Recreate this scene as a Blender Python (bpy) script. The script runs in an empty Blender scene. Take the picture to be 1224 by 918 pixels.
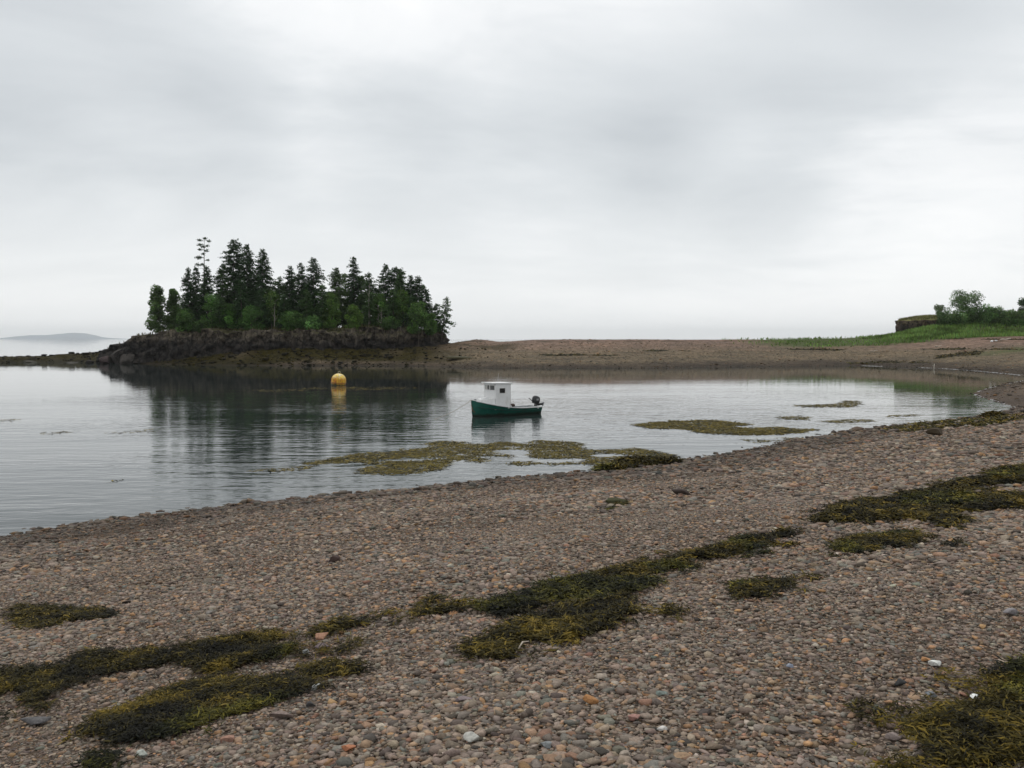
import bpy, bmesh, math, random
import numpy as np

random.seed(7)
RNG = np.random.default_rng(11)
SC = bpy.context.scene
COL = SC.collection
R = math.radians

# ------------------------------------------------------------------ camera numbers (metres; water level is z = 0)
EYE = np.array([0.0, 0.0, 5.5])
FPX = 1060.0
PITCH = math.atan(54.0 / FPX)
FWD = np.array([0, math.cos(PITCH), -math.sin(PITCH)])
UPV = np.array([0, math.sin(PITCH), math.cos(PITCH)])


def ray(px, py):
    return FWD * FPX + np.array([1.0, 0, 0]) * (px - 612.0) + UPV * (459.0 - py)


def on_z(px, py, z=0.0):
    d = ray(px, py)
    return EYE + d * ((z - EYE[2]) / d[2])


def on_y(px, py, y):
    d = ray(px, py)
    return EYE + d * (y / d[1])


# ------------------------------------------------------------------ noise
def _hash(ix, iy, iz):
    with np.errstate(over='ignore'):
        h = (ix.astype(np.int64) * 374761393 + iy.astype(np.int64) * 668265263 + iz.astype(np.int64) * 2147483647 + 1013904223) & 0xFFFFFFFF
        h = ((h ^ (h >> 13)) * 1274126177) & 0xFFFFFFFF
        h = (h ^ (h >> 16)) & 0xFFFFFFFF
        h = (h * 2246822519) & 0xFFFFFFFF
        h = h ^ (h >> 15)
    return (h & 0xFFFFFF) / float(0xFFFFFF)


def vnoise(x, y, z=None):
    x = np.asarray(x, float); y = np.asarray(y, float)
    z = np.zeros_like(x) if z is None else np.asarray(z, float)
    x0 = np.floor(x); y0 = np.floor(y); z0 = np.floor(z)
    fx, fy, fz = x - x0, y - y0, z - z0
    fx = fx * fx * (3 - 2 * fx); fy = fy * fy * (3 - 2 * fy); fz = fz * fz * (3 - 2 * fz)
    out = 0
    for a in (0, 1):
        for b in (0, 1):
            for c in (0, 1):
                w = (fx if a else 1 - fx) * (fy if b else 1 - fy) * (fz if c else 1 - fz)
                out = out + w * _hash(x0 + a, y0 + b, z0 + c)
    return out * 2 - 1


def fbm(x, y, z=None, octaves=4):
    out = 0; a = 1.0; t = 0
    z = np.zeros_like(np.asarray(x, float)) if z is None else np.asarray(z, float)
    for i in range(octaves):
        out = out + a * vnoise(x * 2 ** i + i * 17.3, y * 2 ** i + i * 9.1, z * 2 ** i + i * 5.7)
        t += a; a *= 0.5
    return out / t


def sstep(a, b, x):
    t = np.clip((x - a) / (b - a), 0, 1)
    return t * t * (3 - 2 * t)


# ------------------------------------------------------------------ polygon helpers
def inside(poly, x, y):
    poly = np.asarray(poly); n = len(poly)
    res = np.zeros(np.shape(x), bool)
    j = n - 1
    for i in range(n):
        xi, yi = poly[i]; xj, yj = poly[j]
        if yi != yj:
            c = ((yi > y) != (yj > y)) & (x < (xj - xi) * (y - yi) / (yj - yi) + xi)
            res ^= c
        j = i
    return res


def edge_dist(poly, x, y, closed=True):
    poly = np.asarray(poly); n = len(poly)
    best = np.full(np.shape(x), 1e18)
    for i in range(n if closed else n - 1):
        a = poly[i]; b = poly[(i + 1) % n]
        ab = b - a; L = (ab ** 2).sum() + 1e-12
        t = np.clip(((x - a[0]) * ab[0] + (y - a[1]) * ab[1]) / L, 0, 1)
        dx = x - a[0] - t * ab[0]; dy = y - a[1] - t * ab[1]
        best = np.minimum(best, dx * dx + dy * dy)
    return np.sqrt(best)


# ------------------------------------------------------------------ the coast in plan
def pts(*pp):
    return [tuple(on_z(a, b)[:2]) for a, b in pp]


def smooth_line(P, step):
    P = np.asarray(P, float); out = []
    n = len(P)
    for i in range(n - 1):
        p0 = P[max(i - 1, 0)]; p1 = P[i]; p2 = P[i + 1]; p3 = P[min(i + 2, n - 1)]
        k = max(1, int(np.linalg.norm(p2 - p1) / step))
        k = min(k, 8)
        for s in range(k):
            t = s / k
            out.append(0.5 * ((2 * p1) + (-p0 + p2) * t + (2 * p0 - 5 * p1 + 4 * p2 - p3) * t * t + (-p0 + 3 * p1 - 3 * p2 + p3) * t ** 3))
    out.append(P[-1])
    return np.array(out)


near_shore = pts((0, 642), (100, 628), (200, 615), (300, 604), (400, 594), (500, 584), (600, 573), (730, 562), (850, 546), (940, 529), (1000, 519),
                 (1080, 509), (1180, 499), (1212, 493), (1214, 488), (1195, 481), (1172, 474), (1165, 470), (1190, 462), (1224, 455))
far_shore = pts((1250, 452), (1224, 449), (1140, 441.5), (1037, 437), (950, 438), (880, 438.5), (750, 440), (640, 440), (560, 439.5), (520, 438), (470, 437), (400, 437), (300, 437),
                (220, 436), (150, 434.5), (100, 433), (50, 433), (0, 433.5), (-60, 434))
shore = smooth_line([(-120, -45), (-60, -7), (-30, 13.6)] + near_shore + far_shore, 3.0)
shore = shore + np.stack([fbm(shore[:, 0] * .3, shore[:, 1] * .3, octaves=2), fbm(shore[:, 0] * .3 + 50, shore[:, 1] * .3, octaves=2)], 1) * 0.35
sea_side = [(-142, 209), (-134, 218), (-118, 224), (-106, 230), (-92, 238), (-60, 246), (-30, 244), (-10, 246), (20, 250), (62, 260), (98, 271), (106, 300), (130, 345), (420, 380),
            (620, 200), (620, -480), (-420, -480), (-220, -120)]
LAND = np.vstack([shore, np.array(sea_side)])
SHORE_PREP = LAND

# island rock outline
island_outline = [(-95, 204), (-89, 199), (-80, 195), (-68, 194), (-55, 193), (-42, 193), (-30, 194), (-21, 197), (-15.5, 203), (-15, 210), (-22, 224), (-45, 234), (-75, 231), (-92, 220), (-97, 211)]


def terrain_z(x, y, fine=True):
    x = np.asarray(x, float); y = np.asarray(y, float)
    d = edge_dist(LAND, x, y)
    ins = inside(LAND, x, y)
    d = np.where(ins, d, -d)
    rock = sstep(-8, -16, x) * sstep(150, 165, y) * sstep(-16, 4, x + (-x) * 0 - 0) * 0 + sstep(-2, -22, x) * sstep(165, 178, y)
    slope = 0.138 + 0.15 * rock
    crest = 5.55 + 0.45 * sstep(35, 80, x) + 0.45 * sstep(6, -16, x) * sstep(150, 180, y)
    crest = np.where(rock > .01, crest * (1 - rock) + 3.35 * rock, crest)
    # extra rise of the ground behind the grass on the far shore
    lin = slope * d
    k = 0.7
    h = np.clip(0.5 + 0.5 * (crest - lin) / k, 0, 1)
    z = lin * h + crest * (1 - h) - k * h * (1 - h)
    z = np.where(d < 0, np.maximum(d * 0.12, -2.5), z)
    z = z + 3.3 * sstep(87, 117, x) * sstep(211, 235, y) * (d > 0)
    # tidal berms and rock relief
    amp = sstep(0, 6, d)
    z = z + 0.05 * np.sin(d * 1.05 + 1.5 * vnoise(x * .08, y * .08)) * amp * (1 - rock)
    if fine:
        z = z + 0.10 * fbm(x * .22, y * .22, octaves=3) * sstep(1, 8, d)
        z = z + 0.018 * fbm(x * 3.1, y * 3.1, octaves=2) * (np.hypot(x, y) < 70)
        rr = fbm(x * .40, y * .40, octaves=4)
        z = z + rock * (0.75 * (1 - np.abs(rr) * 2.2) - 0.35) * sstep(0, 7, d) * 0.8 + rock * .30 * fbm(x * .8, y * .8, octaves=3) * sstep(0, 5, d)
        tongue = sstep(-92, -100, x) * sstep(190, 197, y)
        z = z + tongue * (0.55 * fbm(x * .19 + 7, y * .19, octaves=4) + 0.35 * (vnoise(x * .6, y * .6) > .25)) * sstep(0, 4, d)
    cap_ = np.interp(x, [-140, -118, -104, -96, -92], [.75, 1.0, 1.9, 2.7, 6.0]) + .28 * vnoise(x * .35, y * .35) + .2 * vnoise(x * .9, y * .9)
    z = np.where((x < -92) & (y > 185), np.minimum(z, cap_), z)
    z = z + .16 * fbm(x * .09 + 3, y * .2, octaves=3) * sstep(150, 175, y) * sstep(4.6, 5.4, z)
    return z


def tz(x, y):
    return float(terrain_z(np.array([x]), np.array([y]))[0])


def ground_at(px, py):
    """where the line of sight through a pixel meets the terrain"""
    d = ray(px, py); d = d / d[1]
    t = np.concatenate([np.arange(1.2, 60, .02), np.arange(60, 330, .1)])
    P = EYE[None] + d[None] * t[:, None]
    h = P[:, 2] - np.maximum(terrain_z(P[:, 0], P[:, 1]), 0.0)
    i = int(np.argmax(h < 0))
    return P[i]


# ------------------------------------------------------------------ materials
def new_mat(name):
    m = bpy.data.materials.new(name); m.use_nodes = True
    nt = m.node_tree; nt.nodes.clear()
    out = nt.nodes.new('ShaderNodeOutputMaterial')
    b = nt.nodes.new('ShaderNodeBsdfPrincipled')
    nt.links.new(b.outputs[0], out.inputs[0])
    return m, nt, b, out


def N(nt, kind, **kw):
    n = nt.nodes.new(kind)
    for k, v in kw.items():
        if k in n.inputs.keys() if hasattr(n.inputs, 'keys') else False:
            n.inputs[k].default_value = v
        else:
            setattr(n, k, v)
    return n


def ramp(nt, fac, stops, interp='LINEAR'):
    r = nt.nodes.new('ShaderNodeValToRGB'); r.color_ramp.interpolation = interp
    e = r.color_ramp.elements
    while len(e) < len(stops):
        e.new(0.5)
    for i, (p, c) in enumerate(stops):
        e[i].position = p; e[i].color = (*c, 1) if len(c) == 3 else c
    nt.links.new(fac, r.inputs[0])
    return r.outputs[0]


def noise(nt, vec, scale, detail=4, rough=.55, dist=0.0):
    n = nt.nodes.new('ShaderNodeTexNoise')
    n.inputs['Scale'].default_value = scale; n.inputs['Detail'].default_value = detail
    n.inputs['Roughness'].default_value = rough; n.inputs['Distortion'].default_value = dist
    if vec is not None: nt.links.new(vec, n.inputs['Vector'])
    return n


def mixc(nt, fac, a, b, mode='MIX'):
    m = nt.nodes.new('ShaderNodeMix'); m.data_type = 'RGBA'; m.blend_type = mode
    for s, v in ((m.inputs[0], fac), (m.inputs[6], a), (m.inputs[7], b)):
        if isinstance(v, (int, float)): s.default_value = v
        elif isinstance(v, tuple): s.default_value = (*v, 1)
        else: nt.links.new(v, s)
    return m.outputs[2]


def mathn(nt, op, a, b=None, clamp=False):
    m = nt.nodes.new('ShaderNodeMath'); m.operation = op; m.use_clamp = clamp
    for s, v in ((m.inputs[0], a), (m.inputs[1], b)):
        if v is None: continue
        if isinstance(v, (int, float)): s.default_value = v
        else: nt.links.new(v, s)
    return m.outputs[0]


def maprange(nt, v, a, b, c=0.0, d=1.0):
    m = nt.nodes.new('ShaderNodeMapRange'); m.clamp = True
    nt.links.new(v, m.inputs[0])
    for i, x in enumerate((a, b, c, d)): m.inputs[i + 1].default_value = x
    return m.outputs[0]


def position(nt):
    return nt.nodes.new('ShaderNodeNewGeometry').outputs['Position']


def scaled(nt, vec, s):
    m = nt.nodes.new('ShaderNodeMapping'); m.inputs['Scale'].default_value = s
    nt.links.new(vec, m.inputs['Vector'])
    return m.outputs[0]


def bump(nt, b, height, dist, strength=1.0):
    n = nt.nodes.new('ShaderNodeBump'); n.inputs['Distance'].default_value = dist; n.inputs['Strength'].default_value = strength
    nt.links.new(height, n.inputs['Height']); nt.links.new(n.outputs[0], b.inputs['Normal'])
    return n


def paint(name, colour, rough=.5, vary=.12, scale=3.0, metallic=0.0, dirt=None):
    m, nt, b, _ = new_mat(name)
    tc = nt.nodes.new('ShaderNodeTexCoord').outputs['Object']
    n1 = noise(nt, tc, scale, 6, .6)
    f = maprange(nt, n1.outputs[0], .3, .7, 1 - vary, 1 + vary)
    c = mixc(nt, 1.0, colour, f, 'MULTIPLY')
    if dirt:
        n2 = noise(nt, scaled(nt, tc, (1, 1, .4)), 2.2, 6, .65)
        c = mixc(nt, maprange(nt, n2.outputs[0], .52, .72, 0, .75), c, dirt)
    nt.links.new(c, b.inputs['Base Color'])
    b.inputs['Roughness'].default_value = rough; b.inputs['Metallic'].default_value = metallic
    return m


def attr_mat(name, rough=.8, translucent=0.0, spec=.3, bumpscale=None, bumpdist=.01, vary=None):
    m, nt, b, out = new_mat(name)
    a = nt.nodes.new('ShaderNodeAttribute'); a.attribute_name = 'Col'
    c = a.outputs['Color']
    if vary:
        n = noise(nt, position(nt), vary, 5, .65)
        c = mixc(nt, 1.0, c, maprange(nt, n.outputs[0], .3, .7, .68, 1.32), 'MULTIPLY')
    nt.links.new(c, b.inputs['Base Color'])
    b.inputs['Roughness'].default_value = rough
    b.inputs['Specular IOR Level'].default_value = spec
    if bumpscale:
        n = noise(nt, position(nt), bumpscale, 5, .65)
        bump(nt, b, n.outputs[0], bumpdist)
    if translucent:
        t = nt.nodes.new('ShaderNodeBsdfTranslucent'); nt.links.new(c, t.inputs[0])
        mx = nt.nodes.new('ShaderNodeMixShader'); mx.inputs[0].default_value = translucent
        nt.links.new(b.outputs[0], mx.inputs[1]); nt.links.new(t.outputs[0], mx.inputs[2]); nt.links.new(mx.outputs[0], out.inputs[0])
    return m


# ------------------------------------------------------------------ objects
def link(o, parent=None):
    COL.objects.link(o)
    if parent is not None: o.parent = parent
    return o


def tag(o, label=None, cat=None, group=None, kind=None):
    if label: o['label'] = label
    if cat: o['category'] = cat
    if group: o['group'] = group
    if kind: o['kind'] = kind
    return o


def empty(name, loc, rz=0.0):
    o = bpy.data.objects.new(name, None); o.empty_display_size = .2
    o.location = loc; o.rotation_euler = (0, 0, rz)
    return link(o)


def np_mesh(name, V, F, mat, parent=None, col=None, smooth=False, loc=None):
    """V (n,3); F a list of index arrays (m,k); col (n,3) per vertex; loc shifts the origin"""
    V = np.ascontiguousarray(V, np.float32)
    if loc is not None: V = V - np.asarray(loc, np.float32)[None]
    if not isinstance(F, (list, tuple)): F = [F]
    F = [np.asarray(f, np.int32) for f in F if len(f)]
    me = bpy.data.meshes.new(name)
    me.vertices.add(len(V)); me.vertices.foreach_set('co', V.ravel())
    tot = np.concatenate([np.full(len(f), f.shape[1], np.int32) for f in F])
    idx = np.concatenate([f.ravel() for f in F]).astype(np.int32)
    me.loops.add(len(idx)); me.loops.foreach_set('vertex_index', idx)
    me.polygons.add(len(tot)); st = np.concatenate([[0], np.cumsum(tot)[:-1]]).astype(np.int32)
    me.polygons.foreach_set('loop_start', st); me.polygons.foreach_set('loop_total', tot)
    if smooth: me.polygons.foreach_set('use_smooth', np.ones(len(tot), bool))
    me.update(calc_edges=True)
    if col is not None:
        a = me.color_attributes.new('Col', 'FLOAT_COLOR', 'POINT')
        c = np.ones((len(V), 4), np.float32); c[:, :3] = col
        a.data.foreach_set('color', c.ravel())
    me.materials.append(mat)
    o = bpy.data.objects.new(name, me)
    if loc is not None: o.location = loc
    return link(o, parent)


def bm_obj(name, bm, mat, parent=None, smooth=False, loc=None):
    me = bpy.data.meshes.new(name)
    bmesh.ops.recalc_face_normals(bm, faces=bm.faces[:])
    bm.to_mesh(me); bm.free()
    if smooth:
        for p in me.polygons: p.use_smooth = True
    me.materials.append(mat)
    o = bpy.data.objects.new(name, me)
    if loc is not None: o.location = loc
    return link(o, parent)


def add_box(bm, c, s, rz=0.0, bev=0.0, ry=0.0):
    from mathutils import Matrix
    M = Matrix.Translation(c) @ Matrix.Rotation(rz, 4, 'Z') @ Matrix.Rotation(ry, 4, 'Y') @ Matrix.Diagonal((*s, 1))
    r = bmesh.ops.create_cube(bm, size=1.0, matrix=M)
    if bev:
        es = list({e for v in r['verts'] for e in v.link_edges})
        bmesh.ops.bevel(bm, geom=es, offset=bev, segments=2, affect='EDGES', profile=.5)


def add_lathe(bm, prof, segs=24, centre=(0, 0, 0), axis='Z', wob=0.0):
    rings = []
    for r, z in prof:
        ring = []
        for i in range(segs):
            a = 2 * math.pi * i / segs
            rr = r * (1 + wob * math.sin(3 * a + z * 2) * .5 + wob * math.sin(5 * a + 1) * .5)
            p = (rr * math.cos(a), rr * math.sin(a), z)
            if axis == 'X': p = (p[2], p[0], p[1])
            ring.append(bm.verts.new((p[0] + centre[0], p[1] + centre[1], p[2] + centre[2])))
        rings.append(ring)
    for a, b in zip(rings, rings[1:]):
        for i in range(segs):
            bm.faces.new((a[i], a[(i + 1) % segs], b[(i + 1) % segs], b[i]))
    bm.faces.new(rings[0][::-1]); bm.faces.new(rings[-1])


def tube_np(P, rad, sides=7):
    """tapered tube through points P with radii rad -> V, quads"""
    P = np.asarray(P, float); n = len(P)
    V = []; F = []
    for i in range(n):
        t = P[min(i + 1, n - 1)] - P[max(i - 1, 0)]; t /= np.linalg.norm(t) + 1e-9
        u = np.cross(t, [0.31, 0.93, 0.17]); u /= np.linalg.norm(u) + 1e-9
        v = np.cross(t, u)
        for k in range(sides):
            a = 2 * math.pi * k / sides
            V.append(P[i] + rad[i] * (math.cos(a) * u + math.sin(a) * v))
    for i in range(n - 1):
        for k in range(sides):
            F.append((i * sides + k, i * sides + (k + 1) % sides, (i + 1) * sides + (k + 1) % sides, (i + 1) * sides + k))
    b = len(V); V.append(P[0]); V.append(P[-1])
    T = []
    for k in range(sides):
        T.append((b, (k + 1) % sides, k)); T.append((b + 1, (n - 1) * sides + k, (n - 1) * sides + (k + 1) % sides))
    return np.array(V), np.array(F), np.array(T)


def join(parts):
    """[(V, F4, F3)] -> merged"""
    V = []; A = []; B = []; o = 0
    for v, a, b in parts:
        V.append(v); A.append(np.asarray(a).reshape(-1, 4) + o); B.append(np.asarray(b).reshape(-1, 3) + o); o += len(v)
    return np.vstack(V), np.vstack(A).astype(np.int32), np.vstack(B).astype(np.int32)


def kites(pos, along, side, length, width):
    """leaf shaped quads: pos (n,3) base point, unit along, unit side"""
    L = np.asarray(length)[:, None]; W = np.asarray(width)[:, None]
    p0 = pos
    p1 = pos + along * L * .45 + side * W * .5
    p2 = pos + along * L
    p3 = pos + along * L * .45 - side * W * .5
    V = np.stack([p0, p1, p2, p3], 1).reshape(-1, 3)
    F = np.arange(len(V)).reshape(-1, 4)
    return V, F


def unit(v):
    return v / (np.linalg.norm(v, axis=-1, keepdims=True) + 1e-9)


def rand_unit(n):
    return unit(RNG.normal(size=(n, 3)))


# ================================================================== LIGHT, SKY
world = bpy.data.worlds.new('World'); SC.world = world; world.use_nodes = True
nt = world.node_tree; nt.nodes.clear()
wout = nt.nodes.new('ShaderNodeOutputWorld')
SUN_EL, SUN_AZ = R(52), R(-28)        # high behind the cloud, ahead and a little to the side
sky = nt.nodes.new('ShaderNodeTexSky'); sky.sky_type = 'NISHITA'; sky.sun_disc = False
sky.sun_elevation = SUN_EL; sky.sun_rotation = SUN_AZ; sky.air_density = 1.0; sky.dust_density = 2.0
bg_sky = nt.nodes.new('ShaderNodeBackground'); bg_sky.inputs[1].default_value = 0.08
nt.links.new(sky.outputs[0], bg_sky.inputs[0])
tc = nt.nodes.new('ShaderNodeTexCoord').outputs['Generated']
sep = nt.nodes.new('ShaderNodeSeparateXYZ'); nt.links.new(tc, sep.inputs[0])
zc = mathn(nt, 'ADD', mathn(nt, 'MAXIMUM', sep.outputs[2], 0.0), 0.17)
cu = mathn(nt, 'DIVIDE', sep.outputs[0], zc); cv = mathn(nt, 'DIVIDE', sep.outputs[1], zc)
comb = nt.nodes.new('ShaderNodeCombineXYZ'); nt.links.new(cu, comb.inputs[0]); nt.links.new(cv, comb.inputs[1])
SKYMAP = nt.nodes.new('ShaderNodeMapping'); nt.links.new(comb.outputs[0], SKYMAP.inputs[0])
SKYMAP.inputs['Location'].default_value = (0.2, 1.1, 0); SKYMAP.inputs['Scale'].default_value = (.75, 1.0, 1)
SKYMAP.inputs['Rotation'].default_value = (0, 0, R(24))
cn = noise(nt, SKYMAP.outputs[0], 0.70, 7, .56, .5)
cn2 = noise(nt, SKYMAP.outputs[0], 2.4, 7, .60, .5)
cf = mathn(nt, 'ADD', mathn(nt, 'MULTIPLY', cn.outputs[0], .62), mathn(nt, 'MULTIPLY', cn2.outputs[0], .38))


def lobe(direction, width):
    """1 on a sky direction, falling off to 0 at an angle"""
    d = np.array(direction, float); d /= np.linalg.norm(d)
    vm = nt.nodes.new('ShaderNodeVectorMath'); vm.operation = 'DOT_PRODUCT'
    nt.links.new(tc, vm.inputs[0]); vm.inputs[1].default_value = tuple(d)
    m = nt.nodes.new('ShaderNodeMapRange'); m.interpolation_type = 'SMOOTHERSTEP'
    nt.links.new(vm.outputs['Value'], m.inputs[0]); m.inputs[1].default_value = math.cos(R(width)); m.inputs[2].default_value = 1.0
    return m.outputs[0]


for (ax, ay, wd, amt) in ((20, 200, 18, -.17), (200, 170, 14, -.05), (420, 235, 14, -.10), (620, 215, 14, -.14), (790, 175, 13, -.10), (970, 125, 14, -.11), (1190, 80, 14, -.09), (600, 10, 20, .08), (1000, 265, 13, .11), (1190, 240, 12, .08), (220, 60, 12, .04), (150, 320, 12, .07), (600, 330, 12, .04), (930, 312, 7, -.08)):
    cf = mathn(nt, 'ADD', cf, mathn(nt, 'MULTIPLY', mathn(nt, 'MULTIPLY', lobe(ray(ax, ay), wd), maprange(nt, cn2.outputs[0], .3, .7, .55, 1.45)), amt))
ccol = ramp(nt, cf, [(.25, (.455, .482, .503)), (.39, (.565, .590, .606)), (.52, (.70, .714, .722)), (.66, (.775, .78, .78))])
hz = maprange(nt, sep.outputs[2], 0.0, 0.17, .85, 0.0)
ccol = mixc(nt, hz, ccol, (.785, .795, .80))
bg_cl = nt.nodes.new('ShaderNodeBackground'); nt.links.new(ccol, bg_cl.inputs[0]); bg_cl.inputs[1].default_value = 1.2
mx = nt.nodes.new('ShaderNodeMixShader'); mx.inputs[0].default_value = 0.94
nt.links.new(bg_sky.outputs[0], mx.inputs[1]); nt.links.new(bg_cl.outputs[0], mx.inputs[2])
nt.links.new(mx.outputs[0], wout.inputs[0])

sl = bpy.data.lights.new('sun', 'SUN'); sl.energy = 0.9; sl.angle = R(25); sl.color = (1, .965, .92)
so = link(bpy.data.objects.new('sun', sl))
from mathutils import Vector
sd = Vector((math.sin(SUN_AZ) * math.cos(SUN_EL), math.cos(SUN_AZ) * math.cos(SUN_EL), math.sin(SUN_EL)))
so.rotation_euler = (-sd).to_track_quat('-Z', 'Y').to_euler()
so.location = (0, 0, 60)

# ================================================================== SEA
m, nt, b, out = new_mat('sea_water')
p = position(nt)
big = noise(nt, scaled(nt, p, (.02, .05, 1)), 1.0, 3, .5)
patch = maprange(nt, big.outputs[0], .40, .62, .35, 1.0)
sx = nt.nodes.new('ShaderNodeSeparateXYZ'); nt.links.new(p, sx.inputs[0])
shelter = maprange(nt, mathn(nt, 'ADD', sx.outputs[1], mathn(nt, 'MULTIPLY', big.outputs[0], 40)), 88, 120, 1.0, .13)           # calmer in the lee under the island and the bar
w1 = noise(nt, scaled(nt, p, (.50, 1.35, 1)), 1.0, 2, .5, .3)
rot = nt.nodes.new('ShaderNodeMapping'); rot.inputs['Rotation'].default_value = (0, 0, R(-24)); nt.links.new(p, rot.inputs[0])
w2 = noise(nt, scaled(nt, rot.outputs[0], (1.0, 5.5, 1)), 1.0, 2, .5, .2)
w3 = noise(nt, scaled(nt, p, (.10, .35, 1)), 1.0, 2, .5, .3)
hsum = mathn(nt, 'ADD', mathn(nt, 'ADD', w1.outputs[0], mathn(nt, 'MULTIPLY', w2.outputs[0], .28)), mathn(nt, 'MULTIPLY', w3.outputs[0], 1.2))
hsum = mathn(nt, 'MULTIPLY', mathn(nt, 'MULTIPLY', hsum, patch), shelter)
bump(nt, b, hsum, 0.045, 1.0)
b.inputs['Base Color'].default_value = (.022, .030, .028, 1)
b.inputs['Roughness'].default_value = 0.035; b.inputs['IOR'].default_value = 1.333
b.inputs['Specular IOR Level'].default_value = .5
FAR = 15500.0
xs = np.concatenate([[-FAR, -4000, -1000], np.linspace(-300, 300, 13), [1000, 4000, FAR]])
ys = np.concatenate([[-600, -200, -60], np.linspace(0, 300, 13), [600, 2000, 6000, FAR]])
GX, GY = np.meshgrid(xs, ys)
V = np.stack([GX.ravel(), GY.ravel(), np.zeros(GX.size)], 1)
I = np.arange(GX.size).reshape(GX.shape)
F = np.stack([I[:-1, :-1], I[:-1, 1:], I[1:, 1:], I[1:, :-1]], -1).reshape(-1, 4)
tag(np_mesh('sea', V, F, m), kind='structure')

# ================================================================== BEACH
def beach_material():
    m, nt, b, out = new_mat('shingle')
    p = position(nt)
    sp = nt.nodes.new('ShaderNodeSeparateXYZ'); nt.links.new(p, sp.inputs[0])
    v1 = nt.nodes.new('ShaderNodeTexVoronoi'); v1.inputs['Scale'].default_value = 17.0; v1.inputs['Randomness'].default_value = 1.0
    nt.links.new(scaled(nt, p, (1, 1, .6)), v1.inputs['Vector'])
    s1 = nt.nodes.new('ShaderNodeSeparateColor'); nt.links.new(v1.outputs['Color'], s1.inputs[0])
    stones = ramp(nt, s1.outputs[0], [(0, (.060, .050, .047)), (.25, (.118, .096, .086)), (.5, (.170, .134, .116)), (.68, (.158, .138, .128)), (.82, (.20, .145, .105)), (.93, (.235, .21, .19)), (1, (.22, .125, .07))])
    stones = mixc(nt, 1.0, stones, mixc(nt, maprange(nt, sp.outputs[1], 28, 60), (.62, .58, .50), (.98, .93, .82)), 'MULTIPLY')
    far_n = noise(nt, scaled(nt, p, (.12, .12, 1)), 1.0, 6, .6)
    tint = mixc(nt, maprange(nt, far_n.outputs[0], .3, .7), (.74, .75, .77), (1.18, 1.12, 1.06))
    c = mixc(nt, 1.0, stones, tint, 'MULTIPLY')
    grit = noise(nt, scaled(nt, p, (1.1, .7, 1.5)), 1.0, 5, .75)
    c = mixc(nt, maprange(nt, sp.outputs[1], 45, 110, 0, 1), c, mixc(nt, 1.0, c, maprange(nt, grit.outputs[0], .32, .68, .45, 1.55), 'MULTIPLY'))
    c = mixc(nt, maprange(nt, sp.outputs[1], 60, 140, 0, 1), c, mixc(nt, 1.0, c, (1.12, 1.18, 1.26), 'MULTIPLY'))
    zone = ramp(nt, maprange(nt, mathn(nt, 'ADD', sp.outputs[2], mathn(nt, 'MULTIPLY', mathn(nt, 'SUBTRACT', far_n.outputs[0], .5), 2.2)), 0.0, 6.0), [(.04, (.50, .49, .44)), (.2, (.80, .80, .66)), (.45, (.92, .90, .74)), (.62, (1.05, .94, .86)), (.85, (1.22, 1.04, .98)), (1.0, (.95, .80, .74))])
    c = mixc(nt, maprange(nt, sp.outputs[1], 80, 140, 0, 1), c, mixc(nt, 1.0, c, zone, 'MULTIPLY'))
    # strand lines left at levels of the falling tide
    wob = noise(nt, p, .09, 4, .6)
    lev = mathn(nt, 'ADD', mathn(nt, 'MULTIPLY', sp.outputs[2], 2.6), mathn(nt, 'MULTIPLY', wob.outputs[0], 1.6))
    ln = nt.nodes.new('ShaderNodeTexNoise'); ln.noise_dimensions = '1D'; ln.inputs['Scale'].default_value = 1.0; ln.inputs['Detail'].default_value = 4
    nt.links.new(lev, ln.inputs['W'])
    brk = noise(nt, p, .16, 4, .6)
    far_mask = maprange(nt, sp.outputs[1], 60, 120, .25, 1)
    lf = mathn(nt, 'MULTIPLY', mathn(nt, 'MULTIPLY', maprange(nt, ln.outputs[0], .52, .66, 0, .75), maprange(nt, brk.outputs[0], .42, .58, 0, 1)), far_mask)
    c = mixc(nt, lf, c, (.060, .045, .030))
    # olive weed on the rocky shore under the island
    a = nt.nodes.new('ShaderNodeAttribute'); a.attribute_name = 'Col'
    sa = nt.nodes.new('ShaderNodeSeparateColor'); nt.links.new(a.outputs['Color'], sa.inputs[0])
    wn = noise(nt, scaled(nt, p, (.42, .42, .9)), 1.0, 7, .78)
    weed = ramp(nt, wn.outputs[0], [(.30, (.004, .004, .002)), (.43, (.012, .010, .003)), (.50, (.046, .037, .005)), (.57, (.012, .010, .003)), (.66, (.034, .028, .005)), (.80, (.022, .018, .008))])
    c = mixc(nt, sa.outputs[0], c, weed)
    # wet and algae-dark stones next to the water
    wet = nt.nodes.new('ShaderNodeMapRange'); wet.clamp = True
    nt.links.new(mathn(nt, 'ADD', sp.outputs[2], mathn(nt, 'MULTIPLY', wob.outputs[0], .5)), wet.inputs[0])
    for i, x in enumerate((.25, 1.5, .52, 1.0)): wet.inputs[i + 1].default_value = x
    c = mixc(nt, 1.0, c, wet.outputs[0], 'MULTIPLY')
    # a little green on the upper far shore
    gr = mathn(nt, 'MULTIPLY', sa.outputs[1], 1.0)
    c = mixc(nt, gr, c, (.06, .085, .025))
    nt.links.new(c, b.inputs['Base Color'])
    b.inputs['Roughness'].default_value = .85; b.inputs['Specular IOR Level'].default_value = .08
    bh = mathn(nt, 'ADD', mathn(nt, 'MULTIPLY', v1.outputs['Distance'], -.9), mathn(nt, 'MULTIPLY', far_n.outputs[0], .6))
    bh = mathn(nt, 'ADD', bh, mathn(nt, 'MULTIPLY', mathn(nt, 'MULTIPLY', grit.outputs[0], maprange(nt, sp.outputs[1], 45, 110, 0, 1)), 7.0))
    bump(nt, b, bh, .035, 1.0)
    return m


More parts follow.
